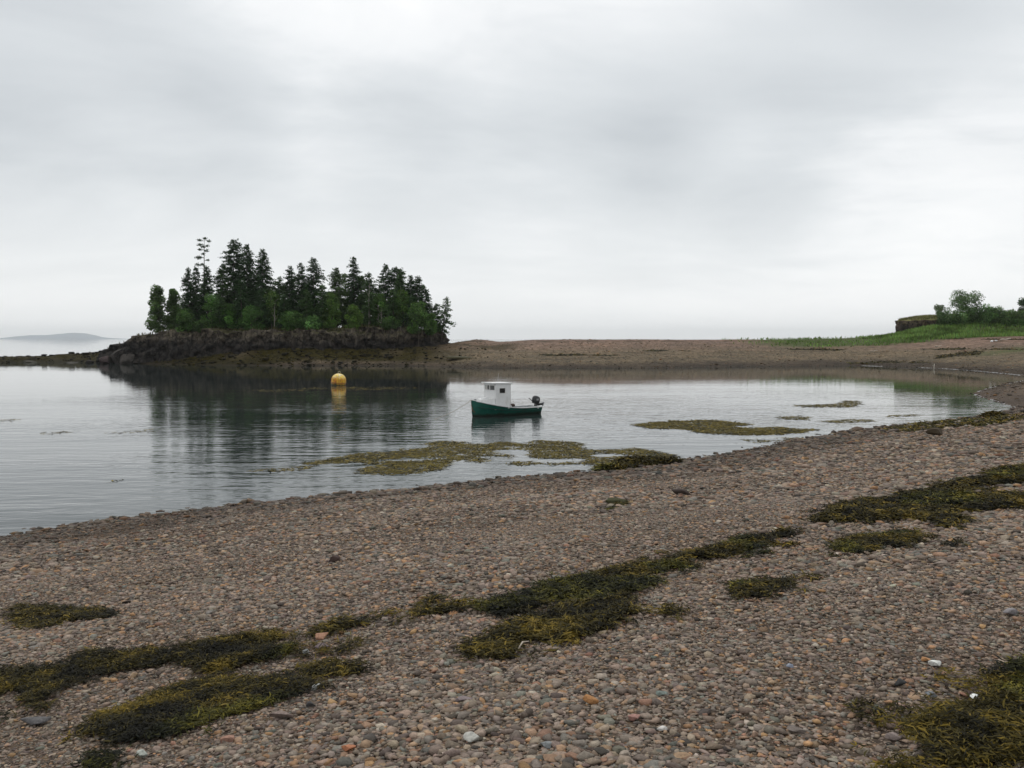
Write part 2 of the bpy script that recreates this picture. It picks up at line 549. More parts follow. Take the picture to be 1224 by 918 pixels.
ang = np.concatenate([np.linspace(-math.pi, R(-48), 60)[:-1], np.linspace(R(-48), R(48), 900), np.linspace(R(48), math.pi, 60)[1:]])
rings = np.concatenate([np.geomspace(.6, 60, 210), np.arange(60.9, 275, .75), np.geomspace(276, 470, 30)])
A, RR = np.meshgrid(ang, rings)
gx = (RR * np.sin(A)).ravel(); gy = (RR * np.cos(A)).ravel()
gz = terrain_z(gx, gy)
dcoast = edge_dist(LAND, gx, gy) * np.where(inside(LAND, gx, gy), 1, -1)
rockmask = sstep(-2, -24, gx) * sstep(165, 178, gy)
nz = fbm(gx * .12, gy * .12, octaves=4)
weedmask = rockmask * sstep(0, 1, (gz + nz * .5 - np.interp(gx, [-60, -40], [-.3, .55])) / .6) * np.clip(1.15 + nz * 1.0, 0, 1)
weedmask = np.maximum(weedmask, sstep(-90, -100, gx) * sstep(190, 196, gy) * .9)
weedmask = np.maximum(weedmask, .75 * sstep(.15, .45, fbm(gx * .06 + 3, gy * .13, octaves=3)) * sstep(4, -2, gx) * sstep(158, 170, gy) * sstep(1.2, 2.2, gz))
greenmask = sstep(205, 212, gy) * sstep(52, 70, gx) * .9
gp = on_y(1212, 414, 178)
greenmask = np.maximum(greenmask, .75 * np.exp(-(((gx - gp[0]) / 9) ** 2 + ((gy - gp[1]) / 5) ** 2)) * np.clip(1 + 2 * nz, 0, 1))
cols = np.stack([weedmask, greenmask, np.zeros_like(weedmask)], 1)
na = len(ang); I = np.arange(len(gx)).reshape(len(rings), na)
F = np.stack([I[:-1, :-1], I[:-1, 1:], I[1:, 1:], I[1:, :-1]], -1).reshape(-1, 4)
V = np.stack([gx, gy, gz], 1)
cidx = len(V); V = np.vstack([V, [[0, 0, tz(0, 0)]]]); cols = np.vstack([cols, [[0, 0, 0]]])
T = np.stack([np.full(na - 1, cidx), I[0, 1:], I[0, :-1]], 1)
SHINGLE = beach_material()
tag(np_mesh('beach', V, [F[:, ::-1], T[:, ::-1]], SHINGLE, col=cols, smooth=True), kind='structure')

# ------------------------------------------------------------------ pebbles
PALETTE = np.array([[.200, .158, .136], [.175, .143, .128], [.140, .112, .103], [.100, .082, .077], [.225, .185, .162], [.185, .164, .150], [.235, .165, .120],
                    [.158, .142, .134], [.138, .140, .134], [.270, .165, .095], [.290, .262, .235], [.205, .122, .092], [.112, .117, .113], [.055, .049, .046]])
PW = np.array([.15, .14, .12, .07, .10, .08, .09, .06, .045, .05, .025, .03, .02, .025]); PW /= PW.sum()


def ico(sub):
    bm = bmesh.new(); bmesh.ops.create_icosphere(bm, subdivisions=sub, radius=1.0)
    v = np.array([x.co[:] for x in bm.verts]); f = np.array([[q.index for q in x.verts] for x in bm.faces]); bm.free()
    return v, f


def stone_shape(sub, cuts, rng):
    v, f = ico(sub); v = v.copy()
    for _ in range(cuts):
        n = rng.normal(size=3); n /= np.linalg.norm(n); h = rng.uniform(.34, .78)
        dd = v @ n - h
        v -= np.where(dd > 0, dd, 0)[:, None] * n[None]
    v *= 1 + rng.normal(size=(len(v), 1)) * .03
    return v / np.abs(v).max(), f


def stone_tint(n, z):
    c = PALETTE[RNG.choice(len(PALETTE), n, p=PW)]; mc = c.mean(1, keepdims=True) * np.array([1.13, .98, .89]); c = mc + (c - mc) * .95
    c = c * np.array([1.21, 1.145, 1.0]) * RNG.uniform(.55, 1.32, (n, 1)) * RNG.normal(1, .025, (n, 3))
    return c


def wetness(x, y, z):
    wz = z + .25 * vnoise(x * .25, y * .25)
    return .50 + .50 * sstep(.15, 1.35, wz)


def scatter_stones(r0, r1, per_m2, size, sub, variants, cuts, flat=.36, half=R(36)):
    area = half * (r1 ** 2 - r0 ** 2); n = int(area * per_m2)
    rad = np.sqrt(RNG.uniform(r0 ** 2, r1 ** 2, n)); an = RNG.uniform(-half, half, n)
    x = rad * np.sin(an); y = rad * np.cos(an)
    z = terrain_z(x, y)
    keep = (z > -.10); x, y, z = x[keep], y[keep], z[keep]; n = len(x)
    s = size * np.exp(RNG.normal(0, .56, n)); s = np.clip(s, size * .4, size * 3.8)
    cl = np.clip(1 + .45 * fbm(x * .5, y * .5, octaves=2), .5, 1.6); s = s * cl * (1 + .08 * sstep(1.0, .15, z) * (r0 > 8))
    sc = np.stack([s, s * RNG.uniform(.6, .95, n), s * RNG.uniform(flat * .6, flat * 1.35, n)], 1)
    yaw = RNG.uniform(0, 2 * math.pi, n); tilt = RNG.normal(0, .22, n)
    tint = stone_tint(n, z) * wetness(x, y, z)[:, None]
    vs, fs, cs = [], [], []; off = 0
    which = RNG.integers(0, variants, n)
    for k in range(variants):
        q = np.nonzero(which == k)[0]
        if not len(q): continue
        bv, bf = stone_shape(sub, cuts, np.random.default_rng(100 * sub + k))
        P = bv[None] * sc[q][:, None, :]
        ct, st = np.cos(tilt[q])[:, None], np.sin(tilt[q])[:, None]
        X, Y, Z = P[..., 0], P[..., 1] * ct - P[..., 2] * st, P[..., 1] * st + P[..., 2] * ct
        cy, sy = np.cos(yaw[q])[:, None], np.sin(yaw[q])[:, None]
        X, Y = X * cy - Y * sy, X * sy + Y * cy
        W = np.stack([X + x[q][:, None], Y + y[q][:, None], Z + (z[q] + sc[q][:, 2] * RNG.uniform(.1, .8, len(q)))[:, None]], -1)
        vs.append(W.reshape(-1, 3)); cs.append(np.repeat(tint[q], len(bv), 0))
        fs.append((bf[None] + (np.arange(len(q)) * len(bv))[:, None, None] + off).reshape(-1, 3)); off += len(q) * len(bv)
    return np.vstack(vs), np.vstack(fs), np.vstack(cs)


layers = [scatter_stones(1.8, 4.3, 5200, .0112, 2, 18, 22, flat=.30), scatter_stones(4.3, 9, 3300, .0128, 1, 16, 9), scatter_stones(9, 16, 1350, .0185, 1, 12, 7), scatter_stones(16, 28, 400, .029, 1, 10, 6), scatter_stones(28, 50, 95, .050, 1, 8, 5), scatter_stones(50, 82, 26, .085, 1, 5, 3)]
far_l = scatter_stones(82, 216, 2.2, .085, 1, 6, 3, half=R(33))
fv, ff, fc = far_l
fc = fc * np.where(fv[:, 1:2] > 60, .82, 1) * np.array([1.0, 1.0, .92])
isl_zone = (sstep(0, -20, fv[:, 0]) * sstep(160, 176, fv[:, 1]))[:, None]
fc = fc * (1 - isl_zone) + (fc.mean(1, keepdims=True) * np.array([.36, .29, .08])) * isl_zone
layers.append((fv, ff, fc))
V = np.vstack([l[0] for l in layers]); C = np.vstack([l[2] for l in layers]); o = 0; Fs = []
for l in layers:
    Fs.append(l[1] + o); o += len(l[0])
STONE = attr_mat('beach_stone', .75, spec=.18, bumpscale=90, bumpdist=.004, vary=55)
tag(np_mesh('beach_pebbles', V, np.vstack(Fs), STONE, col=C), kind='stuff', label='grey pink and brown shingle covering the beach', cat='pebbles')
print('pebble verts', len(V), flush=True)

# weedy rubble on the shore below the island
n = 9000
x = RNG.uniform(-140, -2, n); y = RNG.uniform(181, 222, n)
z = terrain_z(x, y)
q = (z > .05) & (z < 3.6) & ~inside(np.array(island_outline), x, y) & (RNG.uniform(0, 1, n) < np.clip(.65 + fbm(x * .15, y * .25, octaves=3) * 1.3, .05, 1) * sstep(-2, -20, x)); x, y, z = x[q], y[q], z[q]; n = len(x)
sz = np.clip(.22 * np.exp(RNG.normal(0, .55, n)), .1, 1.0)
bv, bf = stone_shape(1, 4, np.random.default_rng(77))
yaw = RNG.uniform(0, 6.28, n); P = bv[None] * np.stack([sz, sz * .8, sz * .55], 1)[:, None, :]
cy, sy = np.cos(yaw)[:, None], np.sin(yaw)[:, None]
W = np.stack([P[..., 0] * cy - P[..., 1] * sy + x[:, None], P[..., 0] * sy + P[..., 1] * cy + y[:, None], P[..., 2] + (z + sz * .2)[:, None]], -1)
cc = np.array([[.008, .007, .005], [.020, .017, .006], [.050, .040, .008], [.024, .020, .008], [.014, .012, .007]])[RNG.integers(0, 5, n)] * RNG.uniform(.7, 1.3, (n, 1))
tag(np_mesh('rubble', W.reshape(-1, 3), (bf[None] + (np.arange(n) * len(bv))[:, None, None]).reshape(-1, 3), STONE, col=np.repeat(cc, len(bv), 0)), 'dark olive weed covered rubble on the shore below the island cliff', 'rubble', kind='stuff')

# ------------------------------------------------------------------ single stones one can pick out
def lone_stone(px, py, wpx, colour, label, flat=.45, asp=.75, seed=0, name='stone', rough=False, yaw=None, cat='stone'):
    g = ground_at(px, py)
    dist = np.linalg.norm(g - EYE)
    w = wpx / FPX * dist / 2
    rng = np.random.default_rng(500 + seed)
    v, f = stone_shape(3, 13 if not rough else 26, rng)
    v = v * np.array([w, w * asp, w * flat])
    a = rng.uniform(-.5, .5) if yaw is None else yaw
    v = np.stack([v[:, 0] * math.cos(a) - v[:, 1] * math.sin(a), v[:, 0] * math.sin(a) + v[:, 1] * math.cos(a), v[:, 2]], 1)
    col = np.array(colour)[None] * (1 + .18 * fbm(v[:, 0] * 4 / w, v[:, 1] * 4 / w, v[:, 2] * 4 / w)[:, None])
    o = np_mesh(name, v, f, STONE, col=np.clip(col, 0, 1))
    o.location = (g[0], g[1], tz(g[0], g[1]) + w * flat * .55 + .012)
    return tag(o, label, cat, group='single stones lying on the shingle')


stones = [
    (566, 889, 24, (.42, .41, .37), 'pale grey white rounded stone, the largest pale one on the bare shingle', .5, .8),
    (416, 900, 22, (.40, .17, .09), 'reddish orange stone lying flat in the shingle near the pale grey white one', .42, .6),
    (706, 843, 20, (.34, .17, .07), 'rounded brown orange stone on bare shingle below the wide middle seaweed patch', .6, .8),
    (758, 864, 18, (.34, .19, .16), 'small pinkish stone a little below the rounded brown orange stone', .5, .8),
    (554, 840, 27, (.20, .16, .16), 'long thin purple grey stone lying crossways below the pale twig', .25, .4),
    (791, 876, 13, (.50, .48, .45), 'small whitish stone beside the pinkish stone', .5, .7),
    (594, 809, 9, (.42, .20, .07), 'tiny bright orange pebble at the lower tip of the middle seaweed', .5, .8),
    (790, 833, 18, (.17, .20, .18), 'greenish grey flat stone above the small whitish stone', .35, .8),
    (1119, 798, 18, (.62, .62, .58), 'bright white flat stone on shingle above the corner seaweed', .4, .65),
    (1107, 793, 11, (.45, .24, .11), 'small orange stone touching the bright white flat stone', .6, .9),
    (1076, 823, 14, (.035, .035, .035), 'small black stone between the bright white stone and the corner seaweed', .6, .8),
    (952, 877, 22, (.15, .125, .11), 'dark brown flat stone among pale shingle in the lower part of the beach', .3, .8),
    (1207, 737, 20, (.25, .235, .24), 'pale lilac grey stone at the frame edge above the corner seaweed', .4, .6),
    (987, 892, 28, (.34, .20, .12), 'broad tan orange stone next to the tip of the corner seaweed', .35, .6),
    (1113, 836, 14, (.20, .22, .24), 'blue grey stone just above the corner seaweed', .5, .7),
    (43, 867, 38, (.115, .11, .11), 'dark grey flat slab between the two lower seaweed bands', .22, .6),
    (171, 907, 18, (.36, .38, .34), 'pale greenish white stone below the lower seaweed band', .5, .8),
    (377, 826, 14, (.42, .43, .41), 'pale grey stone at the end of the lower seaweed band', .6, .8),
    (385, 765, 24, (.36, .20, .13), 'tan orange stone between the thin seaweed strips', .4, .6),
    (384, 777, 28, (.15, .115, .12), 'dark purple flat stone just beneath the tan orange stone', .28, .5),
    (366, 785, 14, (.26, .265, .26), 'light grey rounded stone next to the dark purple flat stone', .6, .8),
    (336, 860, 32, (.19, .145, .125), 'large brown stone below the lower seaweed band', .4, .6),
    (372, 847, 15, (.055, .052, .052), 'small dark stone under the pale grey stone at the band end', .5, .8),
    (420, 835, 14, (.34, .22, .13), 'small tan stone to one side of the lower seaweed band end', .6, .8),
    (272, 889, 26, (.29, .165, .12), 'pinkish tan stone at the foot of the large brown stone', .45, .6),
    (400, 672, 24, (.060, .040, .034), 'dark rusty stone lying alone on the middle of the shingle', .4, .5),
    (814, 591, 33, (.065, .050, .043), 'long dark reddish rock near the water in the middle of the shingle', .28, .4),
    (737, 603, 26, (.050, .050, .022), 'olive weed covered stone near the water, beside the long reddish rock', .35, .6),
    (1119, 521, 22, (.060, .045, .028), 'brown weedy stone near the upper shoreline', .5, .7),
    (788, 568, 12, (.03, .032, .028), 'small black stone by the weed clump at the water edge', .5, .8),
    (652, 895, 25, (.19, .20, .20), 'blue grey flat stone on the lowest shingle near the pale grey white one', .3, .6),
    (1160, 887, 14, (.36, .20, .15), 'small pink stone half sunk in the corner seaweed', .6, .8),
    (1138, 880, 20, (.29, .205, .165), 'pinkish brown stone on the edge of the corner seaweed', .5, .8),
    (1124, 879, 12, (.30, .32, .33), 'small pale blue grey stone on the edge of the corner seaweed', .6, .8),
    (1172, 897, 9, (.42, .20, .06), 'tiny orange pebble lying on the corner seaweed', .6, .8),
    (1067, 886, 20, (.27, .22, .20), 'pale brown stone under the arm of the corner seaweed', .5, .7),
]
for i, (a, b_, w, c, lab, fl, asp) in enumerate(stones):
    lone_stone(a, b_, w, c, lab, fl, asp, seed=i)
# shells
SHELL = attr_mat('shell', .35, spec=.5)


def shell(px, py, wpx, colour, label, yaw):
    g = ground_at(px, py); w = wpx / FPX * np.linalg.norm(g - EYE) / 2
    V = []; nu, nv = 14, 8
    for j in range(nv + 1):
        for i in range(nu + 1):
            u = (i / nu - .5) * math.pi * .95; r = (j / nv)
            rib = 1 + .05 * math.sin(i * math.pi * .9) * r
            V.append((w * r * math.sin(u) * rib, w * r * math.cos(u) * 1.3 * rib - w * .6, w * .55 * (1 - (2 * r - .9) ** 2) + .004))
    V = np.array(V); I = np.arange(len(V)).reshape(nv + 1, nu + 1)
    F = np.stack([I[:-1, :-1], I[:-1, 1:], I[1:, 1:], I[1:, :-1]], -1).reshape(-1, 4)
    U = V.copy(); U[:, 2] -= .003
    V = np.vstack([V, U]); F = np.vstack([F, F[:, ::-1] + len(U)])
    col = np.array(colour)[None] * (1 + .15 * np.sin(np.hypot(V[:, 0], V[:, 1]) / w * 16))[:, None]
    o = np_mesh('shell', V, F, SHELL, col=np.clip(col, 0, 1), smooth=True)
    o.location = (g[0], g[1], tz(g[0], g[1]) + .085); o.rotation_euler = (.2, .1, yaw)
    return tag(o, label, 'shell')


shell(1163, 853, 9, (.75, .75, .72), 'small white shell lying on the dark corner seaweed', .6)
shell(943, 814, 9, (.16, .18, .23), 'small blue black mussel shell on open shingle', 2.0)

# ================================================================== SEAWEED ON THE BEACH
WEED = attr_mat('seaweed', .7, translucent=.10, spec=.10)
WEED_COLS = np.array([[.013, .012, .006], [.025, .021, .007], [.046, .037, .009], [.082, .062, .012], [.150, .105, .018], [.016, .022, .011], [.030, .020, .012], [.008, .008, .006]])


def weed_colour(x, y, n, light=1.0):
    """light and dark tufts: which frond colours grow where follows a noise field"""
    f = fbm(x * 6.5, y * 6.5, octaves=3) * .8 + fbm(x * 2.2, y * 2.2, octaves=2) * .45 + RNG.normal(0, .26, n)
    k = np.clip(((f + .75) / 1.5 * 6), 0, 5.99).astype(int)
    order = np.array([7, 0, 1, 2, 3, 4])
    c = WEED_COLS[order[k]]
    g = fbm(x * 1.1 + 30, y * 1.1, octaves=2)
    c = np.where((g > .25)[:, None], c * np.array([.82, 1.0, .9]), c)
    return c * RNG.uniform(.75, 1.3, (n, 1)) * light * 1.12


def poly_ground(px_poly):
    return np.array([ground_at(a, b_)[:2] for a, b_ in px_poly])


def frond_ribbons(x, y, z, L, W, lift, segs=3):
    """curved narrow ribbons lying in a tangle"""
    n = len(x)
    a = RNG.uniform(0, 2 * math.pi, n); curl = RNG.normal(0, 1.1, n)
    p = np.stack([x, y, z], 1); P = [p]
    for s in range(segs):
        a = a + curl / segs
        st = np.stack([np.cos(a), np.sin(a), RNG.normal(0, .30, n) + (lift if s == 0 else -lift * .6)], 1)
        p = p + st * (L / segs)[:, None]; P.append(p)
    P = np.stack(P, 1)
    side = np.stack([-np.sin(a), np.cos(a), RNG.normal(0, .5, n)], 1); side = unit(side)
    prof = np.array([.45, 1.0, .9, .25])[:segs + 1]
    Lf = P + side[:, None] * (W[:, None] * prof[None])[..., None] * .5
    Rt = P - side[:, None] * (W[:, None] * prof[None])[..., None] * .5
    V = np.concatenate([Lf, Rt], 1)
    k = segs + 1
    base = (np.arange(n) * 2 * k)[:, None, None]
    q = np.array([[s, s + 1, k + s + 1, k + s] for s in range(segs)])[None]
    return V.reshape(-1, 3), (base + q).reshape(-1, 4), 2 * k


def seaweed_patch(px_poly, label, density, L, W, edge=.11, hgt=.032, light=1.0, cell=.035, group='seaweed patches stranded on the shingle'):
    poly = poly_ground(px_poly)
    lo = poly.min(0) - .1; hi = poly.max(0) + .1
    # the low mat underneath
    nx, ny = int((hi[0] - lo[0]) / cell) + 2, int((hi[1] - lo[1]) / cell) + 2
    gx, gy = np.meshgrid(lo[0] + np.arange(nx) * cell, lo[1] + np.arange(ny) * cell)
    x, y = gx.ravel(), gy.ravel()

    def strength(x, y):
        d = edge_dist(poly, x, y) * np.where(inside(poly, x, y), 1, -1)
        return d - edge * (.30 + 1.25 * fbm(x / edge * .30, y / edge * .30, octaves=3)) - .9 * edge * np.clip(fbm(x / edge * .24 + 40, y / edge * .24, octaves=4) - .10, 0, 1) * 7
    s = strength(x, y)
    ok = s > 0
    z = terrain_z(x, y) + .022 + np.clip(s / (edge + .05), 0, 1) * hgt * (.55 + .6 * fbm(x * 6, y * 6, octaves=3)) + .012 * fbm(x * 25, y * 25, octaves=2)
    col = weed_colour(x, y, len(x), light) * .7
    I = np.arange(nx * ny).reshape(ny, nx)
    F = np.stack([I[:-1, :-1], I[:-1, 1:], I[1:, 1:], I[1:, :-1]], -1).reshape(-1, 4)
    F = F[ok[F].all(1)]
    V0 = np.stack([x, y, z], 1)
    used = np.unique(F); rm = np.full(len(V0), -1); rm[used] = np.arange(len(used))
    V0 = V0[used]; col0 = col[used]; F0 = rm[F]
    # the tangle of fronds on top
    n = int((hi - lo).prod() * density)
    x = RNG.uniform(lo[0], hi[0], n); y = RNG.uniform(lo[1], hi[1], n)
    s = strength(x, y) + RNG.exponential(.022, n)
    s = np.where((s < 0) & (s > -1.6 * edge) & (fbm(x * 8 / (edge / .1), y * 8 / (edge / .1), octaves=2) > .42), .004, s)
    q = s > 0; x, y, s = x[q], y[q], s[q]; n = len(x)
    z = terrain_z(x, y) + .02 + np.clip(s / (edge + .05), 0, 1) * hgt * (.55 + .6 * fbm(x * 6, y * 6, octaves=3)) + RNG.uniform(0, .03, n)
    V1, F1, per = frond_ribbons(x, y, z, L * RNG.uniform(.5, 1.4, n), W * RNG.uniform(.6, 1.5, n), .11)
    c1 = np.repeat(weed_colour(x, y, n, light), per, 0)
    V = np.vstack([V0, V1]); F = np.vstack([F0, F1 + len(V0)]); C = np.vstack([col0, c1])
    cen = poly.mean(0)
    o = np_mesh('seaweed_patch', V, F, WEED, col=np.clip(C, 0, 1), loc=(cen[0], cen[1], tz(cen[0], cen[1])))
    return tag(o, label, 'seaweed', group=group)


NEAR = dict(density=7500, L=.050, W=.0075, cell=.03)
MID = dict(density=3000, L=.075, W=.012, cell=.045)
seaweed_patch([(-30, 805), (0, 803), (60, 799), (105, 783), (160, 778), (230, 771), (335, 759), (347, 767), (300, 775), (358, 776), (362, 784), (300, 796), (250, 807), (185, 808), (130, 816), (95, 824), (60, 846), (0, 862), (-30, 868)],
              'long dark seaweed band reaching the frame edge, upper of the two lowest bands', **NEAR)
seaweed_patch([(222, 778), (260, 769), (335, 757), (350, 766), (300, 776), (360, 775), (364, 786), (300, 799), (240, 807), (226, 796)], 'narrow seaweed tail between the long dark band and the tan orange stone', edge=.045, **NEAR)
seaweed_patch([(103, 884), (112, 862), (160, 845), (200, 825), (250, 815), (350, 811), (397, 812), (388, 826), (330, 842), (300, 854), (240, 874), (200, 887), (135, 895)],
              'olive and yellow seaweed band ending at the pale grey stone, below the longest band', **NEAR)
seaweed_patch([(358, 802), (395, 794), (430, 799), (450, 797), (440, 807), (400, 812), (362, 810)], 'short yellowish seaweed strip beside the end of the lower olive band', edge=.05, **NEAR)
seaweed_patch([(100, 925), (104, 908), (142, 907), (144, 925)], 'tiny yellowish seaweed tuft at the very bottom edge of the picture', edge=.04, **NEAR)
seaweed_patch([(16, 748), (22, 727), (80, 728), (128, 731), (134, 739), (90, 744), (40, 754)], 'small isolated seaweed patch alone on shingle above the long dark band', edge=.08, **MID)
seaweed_patch([(366, 763), (395, 747), (450, 739), (474, 741), (424, 753), (386, 765)], 'narrow seaweed strip just above the tan orange stone', edge=.06, **MID)
seaweed_patch([(376, 783), (420, 769), (444, 771), (402, 786)], 'very thin seaweed strip beneath the tan orange stone', edge=.04, **NEAR)
seaweed_patch([(455, 747), (500, 731), (558, 722), (554, 733), (500, 744), (462, 750)], 'thin broken seaweed strip joining the wide middle patch', edge=.06, **MID)
seaweed_patch([(555, 734), (580, 721), (640, 702), (690, 690), (760, 674), (800, 667), (830, 659), (880, 647), (932, 643), (905, 661), (860, 670), (820, 682), (795, 690), (765, 691), (805, 694), (785, 706), (792, 724), (810, 735), (770, 747), (720, 762), (680, 777), (650, 772), (610, 802), (597, 792), (525, 786), (560, 769), (600, 755), (630, 741), (680, 722), (715, 709), (640, 734), (600, 742)],
              'wide ragged two-armed seaweed patch in the middle of the beach', edge=.13, hgt=.07, **MID)
seaweed_patch([(915, 642), (960, 627), (990, 609), (1050, 596), (1100, 587), (1150, 574), (1240, 556), (1240, 578), (1180, 583), (1150, 591), (1240, 594), (1240, 609), (1170, 614), (1150, 637), (1120, 632), (1090, 623), (1000, 629), (960, 640), (930, 652)],
              'long broad seaweed band rising to the far frame edge, highest on the beach', density=1300, L=.11, W=.020, cell=.07, edge=.22, hgt=.09)
seaweed_patch([(998, 656), (1008, 647), (1060, 639), (1102, 633), (1099, 653), (1072, 664), (1030, 667), (1003, 670)], 'short seaweed patch just below the long broad band', edge=.12, **MID)
seaweed_patch([(862, 709), (880, 699), (930, 697), (962, 689), (969, 695), (942, 709), (912, 718), (870, 718)], 'small dark seaweed patch alone between the middle patch and the corner one', edge=.09, **MID)
seaweed_patch([(1008, 886), (1040, 864), (1070, 850), (1100, 861), (1130, 843), (1165, 816), (1190, 806), (1224, 795), (1300, 775), (1330, 930), (1055, 930), (1085, 905), (1112, 889), (1070, 886), (1045, 883), (1022, 892)],
              'thick dark green seaweed mass filling the bottom corner, holding a white shell', edge=.08, hgt=.07, **NEAR)
seaweed_patch([(1055, 515), (1080, 508), (1130, 505), (1180, 501), (1240, 492), (1240, 503), (1180, 510), (1110, 517)], 'flat brown seaweed strip along the upper shoreline of the cove', density=160, L=.3, W=.05, cell=.15, edge=.45, hgt=.08, light=1.3)
seaweed_patch([(725, 606), (748, 597), (752, 603), (730, 611)], 'small olive weed scrap on shingle near the water beside the weedy stone', edge=.1, **MID)
seaweed_patch([(500, 724), (522, 716), (528, 722), (505, 728)], 'little dark weed scrap just above the thin broken strip', edge=.04, **MID)
seaweed_patch([(880, 690), (1224, 690), (1224, 691)][:0] or [(1128, 655), (1146, 650), (1150, 654), (1132, 658)], 'tiny weed scrap under the long broad band near the frame edge', edge=.05, **MID)

FARW = dict(density=9, L=.55, W=.16, cell=.35, edge=.55, hgt=.10, light=1.0, group='wrack lines on the far shore')
seaweed_patch([(940, 417), (970, 416.3), (1010, 417.6), (1010, 419.2), (970, 418.6), (942, 418.6)], 'short dark wrack line midway up the far shore, alone on open shingle', **FARW)
seaweed_patch([(1090, 417.2), (1140, 416.2), (1190, 416.6), (1260, 416.4), (1260, 418.6), (1190, 418.4), (1130, 418.6)], 'long thin dark wrack line on the far shore, running under the green patch', **FARW)
seaweed_patch([(1112, 426), (1150, 421), (1178, 419.6), (1176, 423.5), (1150, 425.5), (1120, 429)], 'broad brown wrack smear on the far shore above the pale driftwood snag', **FARW)
seaweed_patch([(1030, 403.4), (1120, 403.6), (1240, 405.2), (1240, 406.6), (1120, 405.3), (1030, 404.8)], 'dark reddish wrack line along the foot of the green bank', **FARW)
seaweed_patch([(1010, 433.5), (1060, 431.5), (1112, 432), (1112, 434), (1060, 433.8), (1012, 435)], 'dark weed strip just above the far waterline beside the driftwood snag', **FARW)
seaweed_patch([(768, 419), (800, 418.2), (826, 418.8), (826, 420.2), (770, 420.4)], 'short dark wrack line on the middle of the shingle bar', **FARW)
seaweed_patch([(640, 424), (690, 423), (740, 424), (740, 425.6), (650, 425.8)], 'faint low wrack line on the shingle bar behind the boat', **FARW)
seaweed_patch([(545, 428), (556, 426.5), (566, 428.5), (560, 430), (547, 430)], 'small dark weed heap on the bar near the island end', **FARW)
FLAKES = attr_mat('flakes', .6, spec=.3)
fl = smooth_line(pts((1030, 437.2), (1100, 439.4), (1140, 441.5), (1180, 444.6), (1224, 449), (1250, 452)), .5)
fl2 = smooth_line(pts((1224, 455), (1190, 462), (1165, 470), (1172, 474), (1195, 481), (1214, 488), (1212, 493), (1180, 499), (1120, 504)), .5)
fx, fy = [], []
for ln_, k_, wdt in ((fl, 13, .4), (fl2, 5, .14)):
    for a_, b_ in zip(ln_[:-1], ln_[1:]):
        m_ = max(1, int(np.linalg.norm(b_ - a_) * k_)); t_ = RNG.uniform(0, 1, (m_, 1))
        q_ = a_ + (b_ - a_) * t_ + RNG.normal(0, wdt, (m_, 2)) * np.array([.35, 1.0]); keep_ = fbm(q_[:, 0] * .22, q_[:, 1] * .22, octaves=2) > -.12
        fx.append(q_[keep_, 0]); fy.append(q_[keep_, 1])
fx, fy = np.concatenate(fx), np.concatenate(fy); n = len(fx)
zf = np.maximum(terrain_z(fx, fy), 0) + .012; a_ = RNG.normal(0, .4, n)
V, F = kites(np.stack([fx, fy, zf], 1), np.stack([np.cos(a_), np.sin(a_), 0 * a_], 1), np.stack([-np.sin(a_), np.cos(a_), RNG.uniform(.05, .3, n)], 1), RNG.uniform(.2, .6, n), RNG.uniform(.06, .16, n))
tag(np_mesh('flakes', V, F, FLAKES, col=np.full((len(V), 3), .42)), 'thin broken line of pale flakes along the far waterline', 'flakes', kind='stuff')  # small pale flakes strewn along the waterline

# the weedy hump at the water's edge
def weed_hump(px, py, wpx, hpx, label, light=1.0):
    g = on_z(px, py, 0.1); s = g[1] / FPX
    w, h = wpx * s / 2, hpx * s
    v, f = stone_shape(3, 5, np.random.default_rng(int(px)))
    v = v * np.array([w, w * .75, h]); v[:, 2] += .15 * h * fbm(v[:, 0] * 2, v[:, 1] * 2)
    c0 = np.tile(np.array([[.018, .017, .010]]), (len(v), 1))
    n = 2600
    u = rand_unit(n); u[:, 2] = np.abs(u[:, 2]); P = u * np.array([w, w * .75, h]) * RNG.uniform(.85, 1.08, (n, 1))
    V1, F1, per = frond_ribbons(P[:, 0], P[:, 1], P[:, 2], .42 * RNG.uniform(.5, 1.3, n), .05 * RNG.uniform(.5, 1.4, n), .2)
    V1[:, 2] = np.maximum(V1[:, 2], -.05)
    C1 = np.repeat(weed_colour(P[:, 0] + px, P[:, 1], n, light), per, 0)
    z0 = max(0.0, tz(g[0], g[1]))
    V = np.vstack([v, V1]) + np.array([g[0], g[1], z0])
    o = np_mesh('weed_covered_rock', V, [F1 + len(v), f], WEED, col=np.vstack([c0, C1]), loc=(g[0], g[1], z0))
    return tag(o, label, 'rock')


weed_hump(765, 556, 66, 11, 'largest dark weed covered rock at the end of the floating weed raft', .9)
weed_hump(798, 557, 30, 7, 'low weed covered rock touching the largest one at the water edge', .9)
weed_hump(735, 559, 38, 6, 'low olive weed covered rock awash where the floating raft meets shore', 1.5)
weed_hump(1188, 502, 22, 6, 'dark weed covered rock on the upper shoreline of the cove', 1.0)

# ================================================================== FLOATING WEED
FWEED_COLS = np.array([[.135, .105, .018], [.095, .074, .014], [.058, .046, .011], [.190, .142, .026], [.03, .03, .013], [.095, .088, .03]])
FWEED = attr_mat('floating_weed', .75, spec=.08)


